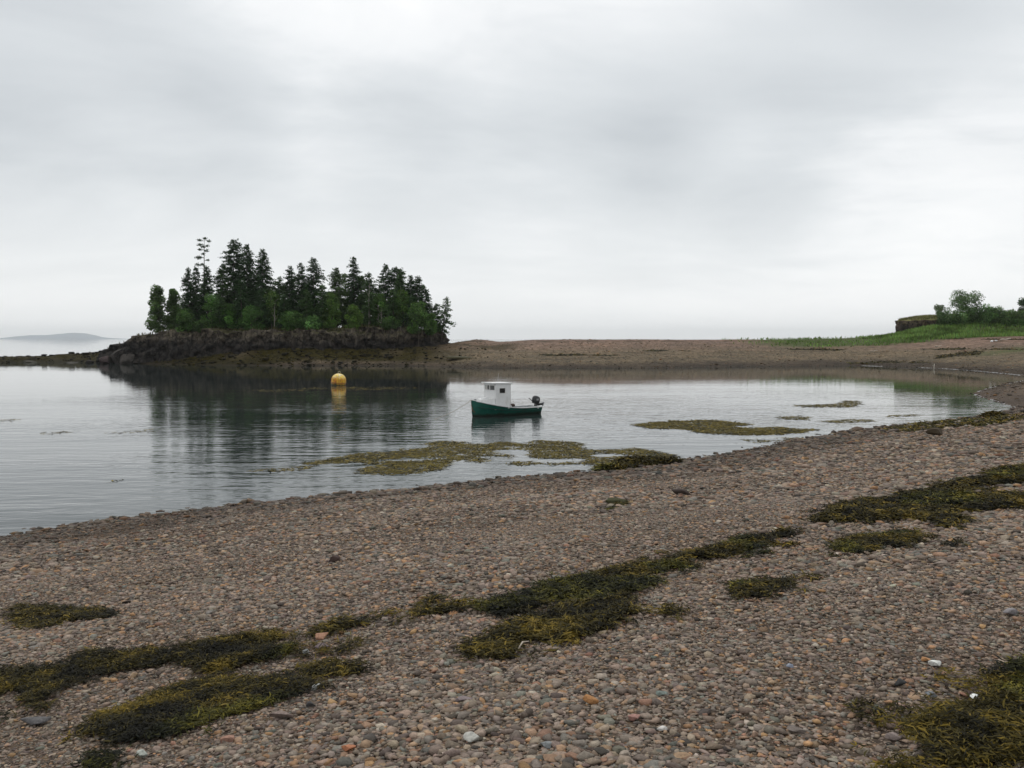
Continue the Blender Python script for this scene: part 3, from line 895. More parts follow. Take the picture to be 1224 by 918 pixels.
def float_weed(px_poly, label, density, L, W, thr=-.05, fs=.55, edge=.8, kind=None):
    poly = np.array([on_z(a, b_, 0)[:2] for a, b_ in px_poly])
    lo, hi = poly.min(0), poly.max(0)
    n = int((hi - lo).prod() * density)
    x = RNG.uniform(lo[0], hi[0], n); y = RNG.uniform(lo[1], hi[1], n)
    d = edge_dist(poly, x, y) * np.where(inside(poly, x, y), 1, -1)
    f = fbm(x * fs * .55, y * fs * .75, octaves=5) * 1.35 + np.clip(d / edge, -1, 1) * .42 - .12
    q = (f > thr) & (d > -.25 * edge) & (terrain_z(x, y) < .05); x, y, f = x[q], y[q], f[q]; n = len(x)
    hump = np.clip(f * .10, 0, .09) * (.5 + .8 * np.clip(fbm(x * 1.3, y * 1.3, octaves=3) + .3, 0, 1))
    V, F, per = frond_ribbons(x, y, .006 + hump, L * RNG.uniform(.5, 1.4, n), W * RNG.uniform(.6, 1.5, n), .06)
    V[:, 2] = .004 + np.abs(V[:, 2]) * .22
    k = np.clip((fbm(x * 1.2 + 9, y * 1.6, octaves=4) * 5 + 2.2 + RNG.normal(0, .8, n)), 0, 5.99).astype(int)
    C = np.repeat(FWEED_COLS[k] * RNG.uniform(.6, 1.2, (n, 1)), per, 0)
    cen = poly.mean(0)
    o = np_mesh('floating_seaweed', V, F, FWEED, col=C, loc=(cen[0], cen[1], 0))
    if kind: return tag(o, label, 'seaweed', kind=kind)
    return tag(o, label, 'seaweed', group='seaweed rafts floating in the cove')


float_weed([(362, 553), (420, 544), (470, 539), (500, 533), (530, 527), (600, 525), (690, 529), (760, 536), (806, 545), (824, 552), (785, 557), (740, 554), (700, 562), (640, 558), (600, 553), (540, 550), (522, 561), (470, 568), (440, 566), (396, 557)],
           'largest olive seaweed raft floating between the boat and the beach', 125, .34, .055, thr=.10, fs=.8, edge=.9)
float_weed([(296, 563), (340, 559), (375, 556), (372, 561), (330, 564)], 'thin streak of floating weed trailing from the largest raft', 60, .3, .05, thr=-.12, edge=.25)
float_weed([(748, 509), (800, 503), (850, 502), (905, 508), (975, 513), (962, 519), (900, 520), (850, 518), (800, 514)], 'second largest olive weed raft, floating past the boat towards the cove head', 95, .4, .08, thr=.02, fs=.6)
float_weed([(880, 525), (960, 522), (968, 526), (900, 529)], 'narrow dark weed raft just off the shingle below the second largest raft', 55, .35, .06, thr=-.12, edge=.25)
float_weed([(926, 498), (960, 496), (974, 497), (965, 502), (935, 501)], 'small dark weed raft just above the second largest raft', 50, .4, .07, thr=-.12, edge=.25)
float_weed([(978, 504), (1010, 501), (1048, 500), (1048, 504), (1000, 506)], 'narrow weed raft closest to the shingle at the cove head', 50, .4, .07, thr=-.12, edge=.25)
float_weed([(945, 484), (1000, 483), (1010, 479), (1026, 479), (1030, 483), (1018, 487), (960, 487)], 'thin weed raft with a raised clump, farthest up the cove head', 40, .45, .08, thr=-.12, edge=.25)
float_weed([(1060, 497), (1095, 495), (1098, 497), (1064, 499)], 'faint weed streak between the cove head rafts and the shoreline', 30, .45, .08, thr=-.12, edge=.25)
float_weed([(296, 466), (400, 463), (480, 462), (505, 463), (480, 465), (400, 467), (300, 469)], 'thin broken line of floating weed around the yellow buoy', 5, .5, .08, thr=.12, fs=.35, edge=1.5, kind='stuff')
float_weed([(0, 502), (20, 501), (22, 503), (0, 504)], 'short dark weed streak on open water by the frame edge', 24, .4, .07, thr=-.12, edge=.25)
float_weed([(50, 517), (78, 515), (80, 518), (52, 519)], 'small dark weed streak second from the frame edge on open water', 24, .35, .06, thr=-.12, edge=.25)
float_weed([(124, 518), (182, 513), (184, 516), (128, 519)], 'long dotted weed streak on open water clear of the tree reflections', 22, .35, .06, thr=-.12, edge=.25)
float_weed([(130, 575), (148, 573), (150, 576), (132, 577)], 'little weed scrap floating off the shingle on pale water', 30, .3, .05, thr=-.12, edge=.25)

# twig and driftwood
WOOD = paint('driftwood', (.42, .36, .29), .8, .25, 9)
g = ground_at(617, 788); g2 = ground_at(632, 779)
P = [g + [0, 0, .05], (g * .6 + g2 * .4) + [.01, .02, .10], g2 + [0, 0, .08]]
V, F4, F3 = tube_np(P, [.006, .007, .004], 6)
tag(np_mesh('twig', V, [F4, F3], WOOD), 'pale thin twig lying across the wide middle seaweed patch', 'twig')


def drift_log(px0, px1, py, y, rad, label, up=0.0):
    a, c = on_y(px0, py, y), on_y(px1, py + 1, y + 1.0)
    a[2] = tz(a[0], a[1]) + rad * .8; c[2] = tz(c[0], c[1]) + rad * .8 + up
    mid = [a + (c - a) * t + np.array([0, 0, .08 * math.sin(t * 9)]) for t in np.linspace(0, 1, 7)]
    V, F4, F3 = tube_np(mid, [rad * (1 - .35 * t) for t in np.linspace(0, 1, 7)], 8)
    return tag(np_mesh('driftwood_log', V, [F4, F3], WOOD, smooth=True), label, 'driftwood')


drift_log(1196, 1208, 405, 196, .20, 'pale bleached driftwood log lying at the foot of the green bank')
drift_log(1118, 1126, 403, 198, .12, 'short pale driftwood stick at the grass edge under the small pale tree')
drift_log(1040, 1049, 402, 199, .10, 'short thin driftwood stick at the grass edge below the cliff end')
for px, py, y, w, lab in ((1186, 403, 196, .5, 'bright white rounded stone by the driftwood log at the bank foot'), (1190.5, 403, 196.4, .36, 'smaller white stone beside the bright white rounded stone')):
    g = on_y(px, py, y); v, f = stone_shape(2, 6, np.random.default_rng(int(px)))
    v = v * np.array([w, w * .8, w * .7])
    o = np_mesh('white_stone', v, f, STONE, col=np.full((len(v), 3), .72)); o.location = (g[0], g[1], tz(g[0], g[1]) + w * .45)
    tag(o, lab, 'stone')
g = on_z(1116, 439.5, 0.15)
g[2] = tz(g[0], g[1])
V, F4, F3 = tube_np([g + [0, 0, -.2], g + [.08, 0, .5], g + [.16, 0, 1.0]], [.10, .09, .05], 7)
V2, A2, B2 = tube_np([g + [.1, 0, .5], g + [-.2, 0, .75]], [.05, .03], 6)
V, F4, F3 = join([(V, F4, F3), (V2, A2, B2)])
tag(np_mesh('driftwood_snag', V, [F4, F3], paint('bleached_wood', (.42, .38, .32), .8, .2, 8)), 'pale forked driftwood snag standing up at the far waterline', 'driftwood')
g = on_z(520, 430, 1.0); 
for px, py, w, lab in ((552, 428.5, 3.4, 'low dark weedy rock on the shingle bar near the island end'),):
    g = ground_at(px, py); v, f = stone_shape(3, 10, np.random.default_rng(3)); v = v * np.array([w, w * .6, .55])
    col = np.array([[.05, .045, .02]]) * (1 + .5 * fbm(v[:, 0], v[:, 1])[:, None])
    o = np_mesh('weedy_rock', v, f, STONE, col=np.clip(col, 0, 1)); o.location = (g[0], g[1], tz(g[0], g[1]) + .1)
    tag(o, lab, 'rock')

# ================================================================== ISLAND ROCK AND HEADLAND
def closed_resample(P, step):
    P = np.asarray(P, float); Q = []
    n = len(P)
    for i in range(n):
        p0, p1, p2, p3 = P[i - 1], P[i], P[(i + 1) % n], P[(i + 2) % n]
        k = max(2, int(np.linalg.norm(p2 - p1) / step))
        for s in range(k):
            t = s / k
            Q.append(0.5 * ((2 * p1) + (-p0 + p2) * t + (2 * p0 - 5 * p1 + 4 * p2 - p3) * t * t + (-p0 + 3 * p1 - 3 * p2 + p3) * t ** 3))
    return np.array(Q)


def cliff_mass(name, outline, zbase, ztop, mat, amp, batter, rows=24, step=.33, dome=1.5, rings_=12, overhang=0.0, rise=None):
    Q = closed_resample(outline, step); n = len(Q); cen = Q.mean(0)
    t = np.roll(Q, -1, 0) - np.roll(Q, 1, 0); t = unit(t); nrm = np.stack([t[:, 1], -t[:, 0]], 1)
    if ((Q - cen) * nrm).sum() < 0: nrm = -nrm
    zb = zbase(Q[:, 0], Q[:, 1]); zt = ztop(Q[:, 0], Q[:, 1])
    rowsV = []
    for j in range(rows + 1):
        v = j / rows
        z = zb + (zt - zb) * v
        blk = fbm(Q[:, 0] * .35, Q[:, 1] * .35, z * .8, 3) + .8 * np.sign(vnoise(Q[:, 0] * .8, Q[:, 1] * .8, z * 1.1)) * .35 + .55 * (1 - 2.2 * np.abs(vnoise(Q[:, 0] * .55 + 9, Q[:, 1] * .55, z * .25)))
        wx = Q[:, 0] + 1.1 * vnoise(Q[:, 0] * .4, Q[:, 1] * .4, z * .4); wz_ = z + .8 * vnoise(Q[:, 0] * .25 + 5, Q[:, 1] * .25)
        cell = _hash(np.floor(wx / 1.9), np.floor(Q[:, 1] / 3.0), np.floor(wz_ / 1.35)) - .5
        cell2 = _hash(np.floor(wx / .85 + 7), np.floor(Q[:, 1] / 1.3), np.floor(wz_ / .8)) - .5
        blk = blk * .75 + cell * 1.0 + cell2 * .45
        off = amp * blk - batter * v + overhang * max(0, v - .8) * 5
        rowsV.append(np.column_stack([Q + nrm * off[:, None], z + .18 * vnoise(Q[:, 0] * .9, Q[:, 1] * .9) * (0 < j)]))
    last = rowsV[-1]
    for j in range(1, rings_ + 1):
        s = (j / rings_) ** 1.2
        xy = last[:, :2] * (1 - s) + cen * s
        z = last[:, 2] * (1 - s) + zt.mean() * s + dome * math.sin(s * math.pi / 2) + .4 * fbm(xy[:, 0] * .2, xy[:, 1] * .2, octaves=3) * min(1, s * 6)
        if rise is not None: z = last[:, 2] + rise(edge_dist(Q, xy[:, 0], xy[:, 1])) + .25 * fbm(xy[:, 0] * .2, xy[:, 1] * .2, octaves=3) * min(1, s * 6)
        rowsV.append(np.column_stack([xy, z]))
    V = np.vstack(rowsV); k = len(rowsV)
    I = np.arange(k * n).reshape(k, n); J = np.roll(I, -1, 1)
    F = np.stack([I[:-1], J[:-1], J[1:], I[1:]], -1).reshape(-1, 4)
    if ((Q[1] - Q[0])[0] * (nrm[0])[1] - (Q[1] - Q[0])[1] * nrm[0][0]) > 0: F = F[:, ::-1]
    return tag(np_mesh(name, V, F, mat), kind='structure')


def rock_material(name, stops_low, stops_high, z0, z1, cap):
    m, nt, b, out = new_mat(name)
    p = position(nt); sp = nt.nodes.new('ShaderNodeSeparateXYZ'); nt.links.new(p, sp.inputs[0])
    n1 = noise(nt, scaled(nt, p, (.9, .9, .45)), 1.0, 8, .68)
    n2 = noise(nt, scaled(nt, p, (.35, .35, .5)), 1.0, 5, .6)
    lo = ramp(nt, n1.outputs[0], stops_low); hi = ramp(nt, n1.outputs[0], stops_high)
    zz = mathn(nt, 'ADD', sp.outputs[2], mathn(nt, 'MULTIPLY', mathn(nt, 'SUBTRACT', n2.outputs[0], .5), 3.4))
    c = mixc(nt, maprange(nt, zz, z0, z1), lo, hi)
    vc = nt.nodes.new('ShaderNodeTexVoronoi'); vc.feature = 'DISTANCE_TO_EDGE'; vc.inputs['Scale'].default_value = 1.0
    wv = noise(nt, p, .8, 3, .6); va = nt.nodes.new('ShaderNodeVectorMath'); va.operation = 'ADD'
    nt.links.new(scaled(nt, p, (.75, .75, .30)), va.inputs[0]); nt.links.new(wv.outputs['Color'], va.inputs[1]); nt.links.new(va.outputs[0], vc.inputs['Vector'])
    c = mixc(nt, maprange(nt, vc.outputs['Distance'], .02, .09, .8, 0), c, (.008, .008, .008))
    geo = nt.nodes.new('ShaderNodeNewGeometry'); sn = nt.nodes.new('ShaderNodeSeparateXYZ'); nt.links.new(geo.outputs['True Normal'], sn.inputs[0])
    top = mathn(nt, 'MULTIPLY', maprange(nt, sn.outputs[2], .55, .85), maprange(nt, sp.outputs[2], z1 - .6, z1 + .6))
    capc = ramp(nt, n1.outputs[0], cap)
    c = mixc(nt, top, c, capc)
    nt.links.new(c, b.inputs['Base Color']); b.inputs['Roughness'].default_value = .9; b.inputs['Specular IOR Level'].default_value = .08
    n3 = noise(nt, scaled(nt, p, (1.6, 1.6, .8)), 1.0, 6, .7)
    bump(nt, b, n3.outputs[0], .18, 1.0)
    return m


from mathutils.bvhtree import BVHTree


def snapper(o):
    me = o.data
    t = BVHTree.FromPolygons([v.co[:] for v in me.vertices], [p_.vertices[:] for p_ in me.polygons])

    def f(x, y, miss=None):
        h = t.ray_cast(Vector((x, y, 60)), Vector((0, 0, -1)))
        return h[0].z if h[0] is not None else miss
    return f


ISL_ROCK = rock_material('island_cliff', [(.3, (.010, .010, .010)), (.5, (.032, .029, .027)), (.7, (.062, .052, .044))],
                         [(.3, (.022, .019, .016)), (.46, (.066, .055, .043)), (.58, (.125, .105, .080)), (.72, (.20, .17, .12))], 4.2, 6.2,
                         [(.3, (.030, .034, .014)), (.55, (.075, .068, .034)), (.75, (.14, .12, .07))])
ix = np.array([-99, -94, -88, -84, -78, -70, -55, -40, -28, -20, -14.0])
iz = np.array([2.6, 3.4, 5.0, 6.2, 6.9, 7.2, 7.3, 7.5, 7.8, 7.5, 6.6])


def isl_top(x, y):
    return np.interp(x, ix, iz) + .45 * vnoise(x * .33, y * .33) + .3 * vnoise(x * .9, y * .9)


def isl_base(x, y):
    return np.interp(x, [-99, -84, -30, -14], [-.5, .2, 1.2, 2.6])


ISL = cliff_mass('island_cliff', island_outline, isl_base, isl_top, ISL_ROCK, 1.0, 1.5, dome=.8)


isl_snap = snapper(ISL)


def isl_z(x, y):
    z = isl_snap(x, y)
    return tz(x, y) if z is None else z - .05


HEAD_ROCK = rock_material('headland_cliff', [(.3, (.018, .015, .013)), (.5, (.048, .038, .031)), (.7, (.10, .075, .055))],
                          [(.3, (.03, .024, .019)), (.5, (.078, .060, .044)), (.7, (.15, .110, .072))], 8.6, 9.8,
                          [(.3, (.06, .075, .022)), (.5, (.13, .125, .045)), (.7, (.21, .19, .085))])
head_outline = [(105.5, 243), (109, 238.5), (118, 237), (132, 240), (150, 246), (190, 254), (230, 261), (270, 268), (277, 300), (270, 330), (230, 336), (190, 334), (162, 324), (142, 306), (128, 286), (116, 264), (109, 251)]


def head_top(x, y):
    return 10.55 + .3 * sstep(110, 135, x) + .3 * vnoise(x * .4, y * .4)


HEAD = cliff_mass('headland_cliff', head_outline, lambda x, y: np.full_like(x, 5.0), head_top, HEAD_ROCK, .5, .2, rings_=30, overhang=.25, rise=lambda e: 1.0 * sstep(0, 6, e) + .5 * sstep(5, 16, e))


head_snap = snapper(HEAD)


# boulders on the low end of the island
BOULD = attr_mat('boulder_rock', .85, spec=.1, bumpscale=2.5, bumpdist=.2, vary=1.4)
for i, (px, py, wpx, hpx, y, c, lab) in enumerate([
        (124, 424, 17, 14, 198, (.060, .045, .044), 'dark purplish squared boulder at the low end of the island'),
        (141, 424, 15, 21, 199, (.055, .050, .046), 'taller dark boulder between the squared one and the cliff'),
        (152, 425, 18, 18, 197, (.065, .058, .052), 'broad dark boulder leaning against the cliff end'),
        (84, 425, 16, 5, 203, (.055, .050, .044), 'low dark rock midway along the flat rocky spit'),
        (66, 427, 22, 4, 204, (.050, .046, .040), 'long low rock lying on the flat rocky spit'),
        (106, 424, 12, 7, 201, (.050, .045, .042), 'small dark rock beside the squared boulder'),
        (36, 429, 20, 4, 206, (.050, .046, .036), 'flattest dark rock farthest out on the rocky spit')]):
    g = on_y(px, py, y); s = y / FPX; w, h = wpx * s / 2, hpx * s
    rng = np.random.default_rng(40 + i); v, f = stone_shape(3, 12, rng)
    v = np.sign(v) * np.abs(v) ** .8
    v = v * np.array([w * 1.05, w * .9, h / 2 * 1.15]); v += .12 * np.stack([fbm(v[:, 1] * 1.2, v[:, 2] * 1.2 + i), fbm(v[:, 0] * 1.2, v[:, 2] * 1.2 + 5), fbm(v[:, 0] * 1.2 + 9, v[:, 1] * 1.2)], 1) * w
    col = np.array(c)[None] * (1 + .5 * fbm(v[:, 0] * .9, v[:, 1] * .9, v[:, 2] * .9)[:, None])
    zz = min(tz(g[0], g[1]), g[2] + .3)
    o = np_mesh('boulder', v, f, BOULD, col=np.clip(col, 0, 1)); o.location = (g[0], g[1], tz(g[0], g[1]) + h * .36); o.rotation_euler = (0, 0, rng.uniform(-.3, .3))
    tag(o, lab, 'boulder', group='boulders at the low end of the island')

# ================================================================== TREES
BARK = paint('bark', (.085, .068, .055), .9, .35, 5)
PALE_BARK = paint('pale_bark', (.30, .27, .23), .85, .25, 5)
NEEDLE = attr_mat('conifer_foliage', .75, translucent=.25, spec=.06)
LEAF = attr_mat('leaf_foliage', .6, translucent=.4, spec=.08)


def conifer_crown(h, r, cb, ragged=.25, tint=(.030, .044, .026), top_flat=0.0, lean=(0, 0), dens=1.0, gap=0.0):
    """branch sprays of a spruce, base at the origin"""
    whorl = max(8, int(h * (1 - cb) / .40 * dens))
    pos, al, sd_, ln, wd, cs = [], [], [], [], [], []
    gseed = RNG.uniform(0, 99)
    for i in range(whorl):
        t = cb + (1 - cb) * (i + RNG.uniform(-.3, .3)) / whorl
        t = min(max(t, cb), .995)
        rel = (1 - t) / (1 - cb)
        L0 = r * (rel ** (.75 - .35 * top_flat)) * (1 - .35 * max(0, rel - .75) / .25) + .14
        nb = RNG.integers(5, 8)
        for k in range(nb):
            if gap and RNG.uniform() < gap: continue
            a = RNG.uniform(0, 2 * math.pi)
            g = vnoise(np.array([t * 5 + gseed]), np.array([a * 1.1]))[0]
            L = L0 * np.clip(1 + ragged * RNG.normal() + ragged * 1.2 * g, .3, 1.6)
            t_b = t + RNG.normal(0, .45) * (1 - cb) / whorl
            pitch = R(28) * (t - .55) * 2 - R(12) + RNG.normal(0, .12)
            m = max(3, int(L * 5.0 * dens))
            s = np.linspace(.16, 1, m) + RNG.normal(0, .03, m)
            droop = -.10 * L * s * s
            p = np.stack([np.cos(a) * L * s * math.cos(pitch), np.sin(a) * L * s * math.cos(pitch), min(t_b, .995) * h + L * s * math.sin(pitch) + droop], 1)
            rep = 3
            p = np.repeat(p, rep, 0); ss = np.repeat(s, rep); mm = len(p)
            da = a + RNG.normal(0, .75, mm)
            d = unit(np.stack([np.cos(da), np.sin(da), RNG.normal(-.18, .35, mm)], 1))
            sv = unit(np.stack([-np.sin(da), np.cos(da), RNG.normal(0, .6, mm)], 1))
            pos.append(p + RNG.normal(0, .11, p.shape)); al.append(d); sd_.append(sv)
            ln.append((.34 + .24 * (1 - ss)) * RNG.uniform(.7, 1.35, mm) * (.7 + .3 * min(1, L))); wd.append(.26 * RNG.uniform(.6, 1.4, mm))
            br = RNG.uniform(.75, 1.25)
            cs.append(np.array(tint)[None] * br * RNG.uniform(.7, 1.35, (mm, 1)))
    # leader
    mm = 6
    pos.append(np.stack([RNG.normal(0, .04, mm), RNG.normal(0, .04, mm), h * np.linspace(.95, 1.0, mm) - .2], 1)); al.append(unit(np.stack([RNG.normal(0, .3, mm), RNG.normal(0, .3, mm), np.ones(mm)], 1)))
    sd_.append(rand_unit(mm)); ln.append(np.full(mm, .5)); wd.append(np.full(mm, .14)); cs.append(np.tile(np.array(tint), (mm, 1)))
    pos, al, sd_ = np.vstack(pos), np.vstack(al), np.vstack(sd_); ln, wd, cs = np.concatenate(ln), np.concatenate(wd), np.vstack(cs)
    pos[:, 0] += lean[0] * pos[:, 2] / h; pos[:, 1] += lean[1] * pos[:, 2] / h
    V, F = kites(pos, al, sd_, ln, wd)
    return V, F, np.repeat(cs, 4, 0)


def trunk_geo(h, r0, lean=(0, 0), limbs=0, cb=.3, spread=1.0, top=1.0):
    P = [(lean[0] * t + .06 * math.sin(t * 7), lean[1] * t, h * t * top - (.6 if t == 0 else 0)) for t in np.linspace(0, 1, 8)]
    parts = [tube_np(P, [r0 * (1 - .88 * t) for t in np.linspace(0, 1, 8)], 7)]
    for i in range(limbs):
        t = RNG.uniform(max(.15, cb * .8), .85); a = RNG.uniform(0, 2 * math.pi); L = spread * RNG.uniform(.5, .95)
        b0 = np.array([lean[0] * t, lean[1] * t, h * t * top])
        d = np.array([math.cos(a), math.sin(a), RNG.uniform(.2, .8)])
        parts.append(tube_np([b0, b0 + d * L * .5, b0 + d * L + np.array([0, 0, .2 * L])], [r0 * .4 * (1 - t) + .03, r0 * .25 * (1 - t) + .02, .012], 5))
    return join(parts)


def spruce(px, top_py, wpx, y, label, base_py=None, cb=.12, ragged=.25, tint=(.030, .044, .026), top_flat=0.0, lean=0.0, dens=1.0, gap=0.0, base=None, name='spruce_tree', group='conifers on the island', bark=None):
    top = on_y(px, top_py, y); s = y / FPX
    z0 = isl_z(top[0], y) if base is None else base
    h = top[2] - z0; r = wpx * s / 2 * 1.25
    root = empty(name, (top[0] - lean, y, z0))
    tag(root, label, 'tree', group)
    V, F4, F3 = trunk_geo(h * .97, .07 + h * .011, (lean, 0), limbs=6 if gap else 0, cb=cb, spread=r * .8)
    np_mesh('trunk', V, [F4, F3], bark or BARK, root)
    V, F, C = conifer_crown(h, r, cb, ragged, tint, top_flat, (lean, 0), dens, gap)
    np_mesh('crown', V, F, NEEDLE, root, col=np.clip(C, 0, 1))
    return root


def leafy(px, top_py, bot_py, wpx, y, label, tint=(.050, .085, .028), clumps=30, per=110, leaf=.30, base=None, name='broadleaf_tree', group=None, cat='tree', trunk_r=.10, bark=None, cone=0.0, fill=1.0):
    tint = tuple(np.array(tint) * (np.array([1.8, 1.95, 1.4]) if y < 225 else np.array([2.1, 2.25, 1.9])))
    s = y / FPX; top = on_y(px, top_py, y); bot = on_y(px, bot_py, y)
    z0 = (isl_z(top[0], y) if base is None else base)
    H = top[2] - z0; zc0 = max(bot[2] - z0, .1); zmid = (zc0 + H) / 2; rz = (H - zc0) / 2; rx = wpx * s / 2
    root = empty(name, (top[0], y, z0)); tag(root, label, cat, group)
    V, F4, F3 = trunk_geo(H * .9, trunk_r, (0, 0), limbs=9, cb=max(.15, zc0 / H), spread=rx)
    np_mesh('trunk', V, [F4, F3], bark or BARK, root)
    u = rand_unit(clumps) * (RNG.uniform(.25, 1, (clumps, 1)) ** (1 / 2.2))
    cen = u * np.array([rx * .82, rx * .75, rz * .85]) * fill; cen[:, 2] += zmid
    if cone:
        t = np.linspace(.05, .97, clumps) ** 1.15; a = RNG.uniform(0, 2 * math.pi, clumps)
        rr = rx * (1 - cone * t) * np.sqrt(np.clip(1 - ((t - .42) / .62) ** 2, .05, 1)) * np.sqrt(RNG.uniform(.1, 1, clumps))
        cen = np.stack([rr * np.cos(a), rr * np.sin(a), zc0 + t * (H - zc0)], 1)
    cr = RNG.uniform(.14, .34, clumps) * rx + .22
    n = clumps * per; w = np.repeat(np.arange(clumps), per)
    q = rand_unit(n) * (RNG.uniform(.3, 1, (n, 1)) ** .5)
    pos = cen[w] + q * cr[w][:, None] * np.array([1, 1, .8])
    d = unit(q + rand_unit(n) * .8 + np.array([0, 0, -.15])); sv = unit(np.cross(d, rand_unit(n)))
    V, F = kites(pos, d, sv, leaf * RNG.uniform(.6, 1.4, n), leaf * .62 * RNG.uniform(.6, 1.4, n))
    V[:, 2] = np.maximum(V[:, 2], .02 if y > 225 else -.9)
    C = np.array(tint)[None] * np.exp(RNG.normal(-.05, .42, (clumps, 1)))[w] * RNG.uniform(.7, 1.35, (n, 1)) * RNG.normal(1, .07, (n, 3))
    np_mesh('crown', V, F, LEAF, root, col=np.clip(np.repeat(C, 4, 0), 0, 1))
    return root


DK = (.044, .084, .033); MDK = (.062, .112, .038); OL = (.070, .115, .034)
S = [
    # px, top, width px, depth, cb, ragged, tint, label
    (225, 320, 22, 206, .08, .22, DK, 'slim dark spruce, first tall one inland from the two low pale trees'),
    (234, 319, 20, 209, .08, .22, DK, 'slim dark spruce pressed against the first tall slim one'),
    (247, 318, 26, 206, .10, .25, DK, 'dense pointed spruce standing right below the bare-stemmed lone pine'),
    (266, 315, 32, 208, .12, .30, MDK, 'loose broad spruce on the seaward flank of the tallest pair'),
    (279, 286, 36, 211, .16, .34, DK, 'tallest spruce on the island with a ragged flattened top'),
    (295, 292, 34, 208, .14, .30, DK, 'second tallest spruce, twin of the tallest ragged one'),
    (314, 297, 36, 207, .12, .22, DK, 'tall symmetrical pointed spruce standing clear beside the tallest pair'),
    (334, 331, 22, 206, .12, .26, MDK, 'short spruce in the dip beside the tall symmetrical one'),
    (346, 318, 24, 209, .12, .28, DK, 'narrow spruce with a thin tip just past the dip'),
    (360, 315, 26, 207, .12, .28, DK, 'spruce with a leaning ragged top left of the pale-tipped ridge spruce'.replace('left of', 'next to')),
    (375, 308, 34, 208, .12, .30, DK, 'broad spruce with long ragged side branches midway along the skyline'),
    (402, 320, 30, 206, .14, .25, OL, 'yellowish green conical tree beside the midway broad spruce'),
    (423, 307, 26, 209, .20, .26, DK, 'spruce with the sharpest thin spire between two leafy rounded crowns'),
    (441, 325, 24, 207, .30, .30, MDK, 'thin-topped spruce above two pale bare stems'),
    (461, 316, 36, 208, .28, .38, DK, 'open spruce with clearly layered branches and gaps'),
    (474, 319, 26, 210, .30, .34, DK, 'round-topped spruce next to the open layered one'),
    (479, 321, 22, 206, .30, .34, MDK, 'lopsided spruce behind the round-topped one with a pale bare stem'),
    (491, 329, 24, 208, .26, .30, DK, 'first of two close pointed spruces near the shingle bar end'),
    (499, 330, 24, 209, .26, .30, DK, 'second of two close pointed spruces near the shingle bar end'),
    (507, 341, 22, 206, .24, .28, DK, 'last full-sized spruce of the wood, towards the shingle bar'),
    (521, 363, 22, 205, .10, .34, MDK, 'small dense dark spruce at the tip of the cliff'),
]
for px, top, w, y, cb, rg, tint, lab in S:
    spruce(px, top, w, y, lab, cb=cb, ragged=rg, tint=tint, top_flat=.6 if px in (279, 474) else 0, dens=1.3, gap=.18 if px in (461, 266) else 0.0, bark=PALE_BARK if px in (441, 479) else None)
for px, top, w, y, lab in ((288, 334, 22, 200, 'short dark spruce in front of the tallest pair, half their height'), (312, 345, 20, 200, 'low dark spruce in front of the tall symmetrical one'),
                           (340, 352, 20, 199.5, 'small dark spruce at the cliff edge below the dip in the skyline'), (366, 346, 22, 200, 'short dark spruce in front of the midway broad one'),
                           (385, 340, 20, 200.5, 'short slim dark spruce between the midway broad spruce and the yellow green tree'), (442, 350, 18, 200, 'short dark spruce behind the two pale bare stems'),
                           (470, 346, 20, 200.5, 'short dark spruce below the open layered one'), (492, 352, 18, 200.5, 'short dark spruce below the two close pointed ones'), (262, 352, 18, 199.5, 'small dark spruce among the bright bushes below the lone pine')):
    spruce(px, top, w, y, lab, cb=.10, ragged=.3, tint=MDK if px % 4 else DK, dens=1.05)
# the small wind-bent tree at the end, and the bare pine
spruce(534, 355, 20, 204, 'small leaning open tree standing alone at the very end of the cliff', cb=.22, ragged=.4, tint=MDK, lean=1.3, gap=.35, dens=1.1, base=5.7, name='leaning_conifer')


def bare_pine(px, top_py, y, label):
    top = on_y(px, top_py, y); z0 = isl_z(top[0], y); h = top[2] - z0
    root = empty('pine_tree', (top[0], y, z0)); tag(root, label, 'tree', 'conifers on the island')
    V, F4, F3 = trunk_geo(h * .99, .26, (.2, 0), limbs=0)
    parts = [(V, F4, F3)]; pos = []; cs = []
    tufts = [(.985, .3, .5), (.965, -.9, .6), (.97, .9, .5), (.93, -.9, .7), (.90, .8, .45), (.905, -.4, .6), (.87, .4, .7), (.83, -.2, .5), (.80, -1.5, .8), (.79, -1.0, .55), (.71, -1.3, .75), (.72, -.7, .4), (.88, -1.3, .6), (.77, .9, .35), (.66, 1.0, .28), (.69, -2.2, .25)]
    for t, dx, rr in tufts:
        b0 = np.array([.2 * t, 0, h * t]); e = b0 + np.array([dx, RNG.uniform(-.8, .8), RNG.uniform(-.05, .35)])
        parts.append(tube_np([b0, (b0 + e) / 2 + [0, 0, .08], e], [.05, .035, .02], 5))
        n = int(75 * rr / .5); q = rand_unit(n) * RNG.uniform(.1, 1.15, (n, 1)) * np.array([rr, rr, rr * .42])
        pos.append(e + q)
    for i in range(10):
        t = RNG.uniform(.45, .72); a = RNG.choice([0, math.pi]) + RNG.normal(0, .5); b0 = np.array([.2 * t, 0, h * t])
        parts.append(tube_np([b0, b0 + np.array([math.cos(a), math.sin(a), .1]) * RNG.uniform(.5, 1.5)], [.03, .008], 4))
    V, F4, F3 = join(parts); np_mesh('trunk', V, [F4, F3], BARK, root)
    pos = np.vstack(pos); n = len(pos); d = rand_unit(n); sv = unit(np.cross(d, rand_unit(n)))
    V, F = kites(pos, d, sv, RNG.uniform(.25, .45, n), RNG.uniform(.10, .18, n))
    np_mesh('crown', V, F, NEEDLE, root, col=np.repeat(np.array([DK]) * RNG.uniform(.7, 1.3, (n, 1)), 4, 0))


bare_pine(243, 284, 208, 'tall bare-stemmed pine with sparse tufts rising above the slim spruces')
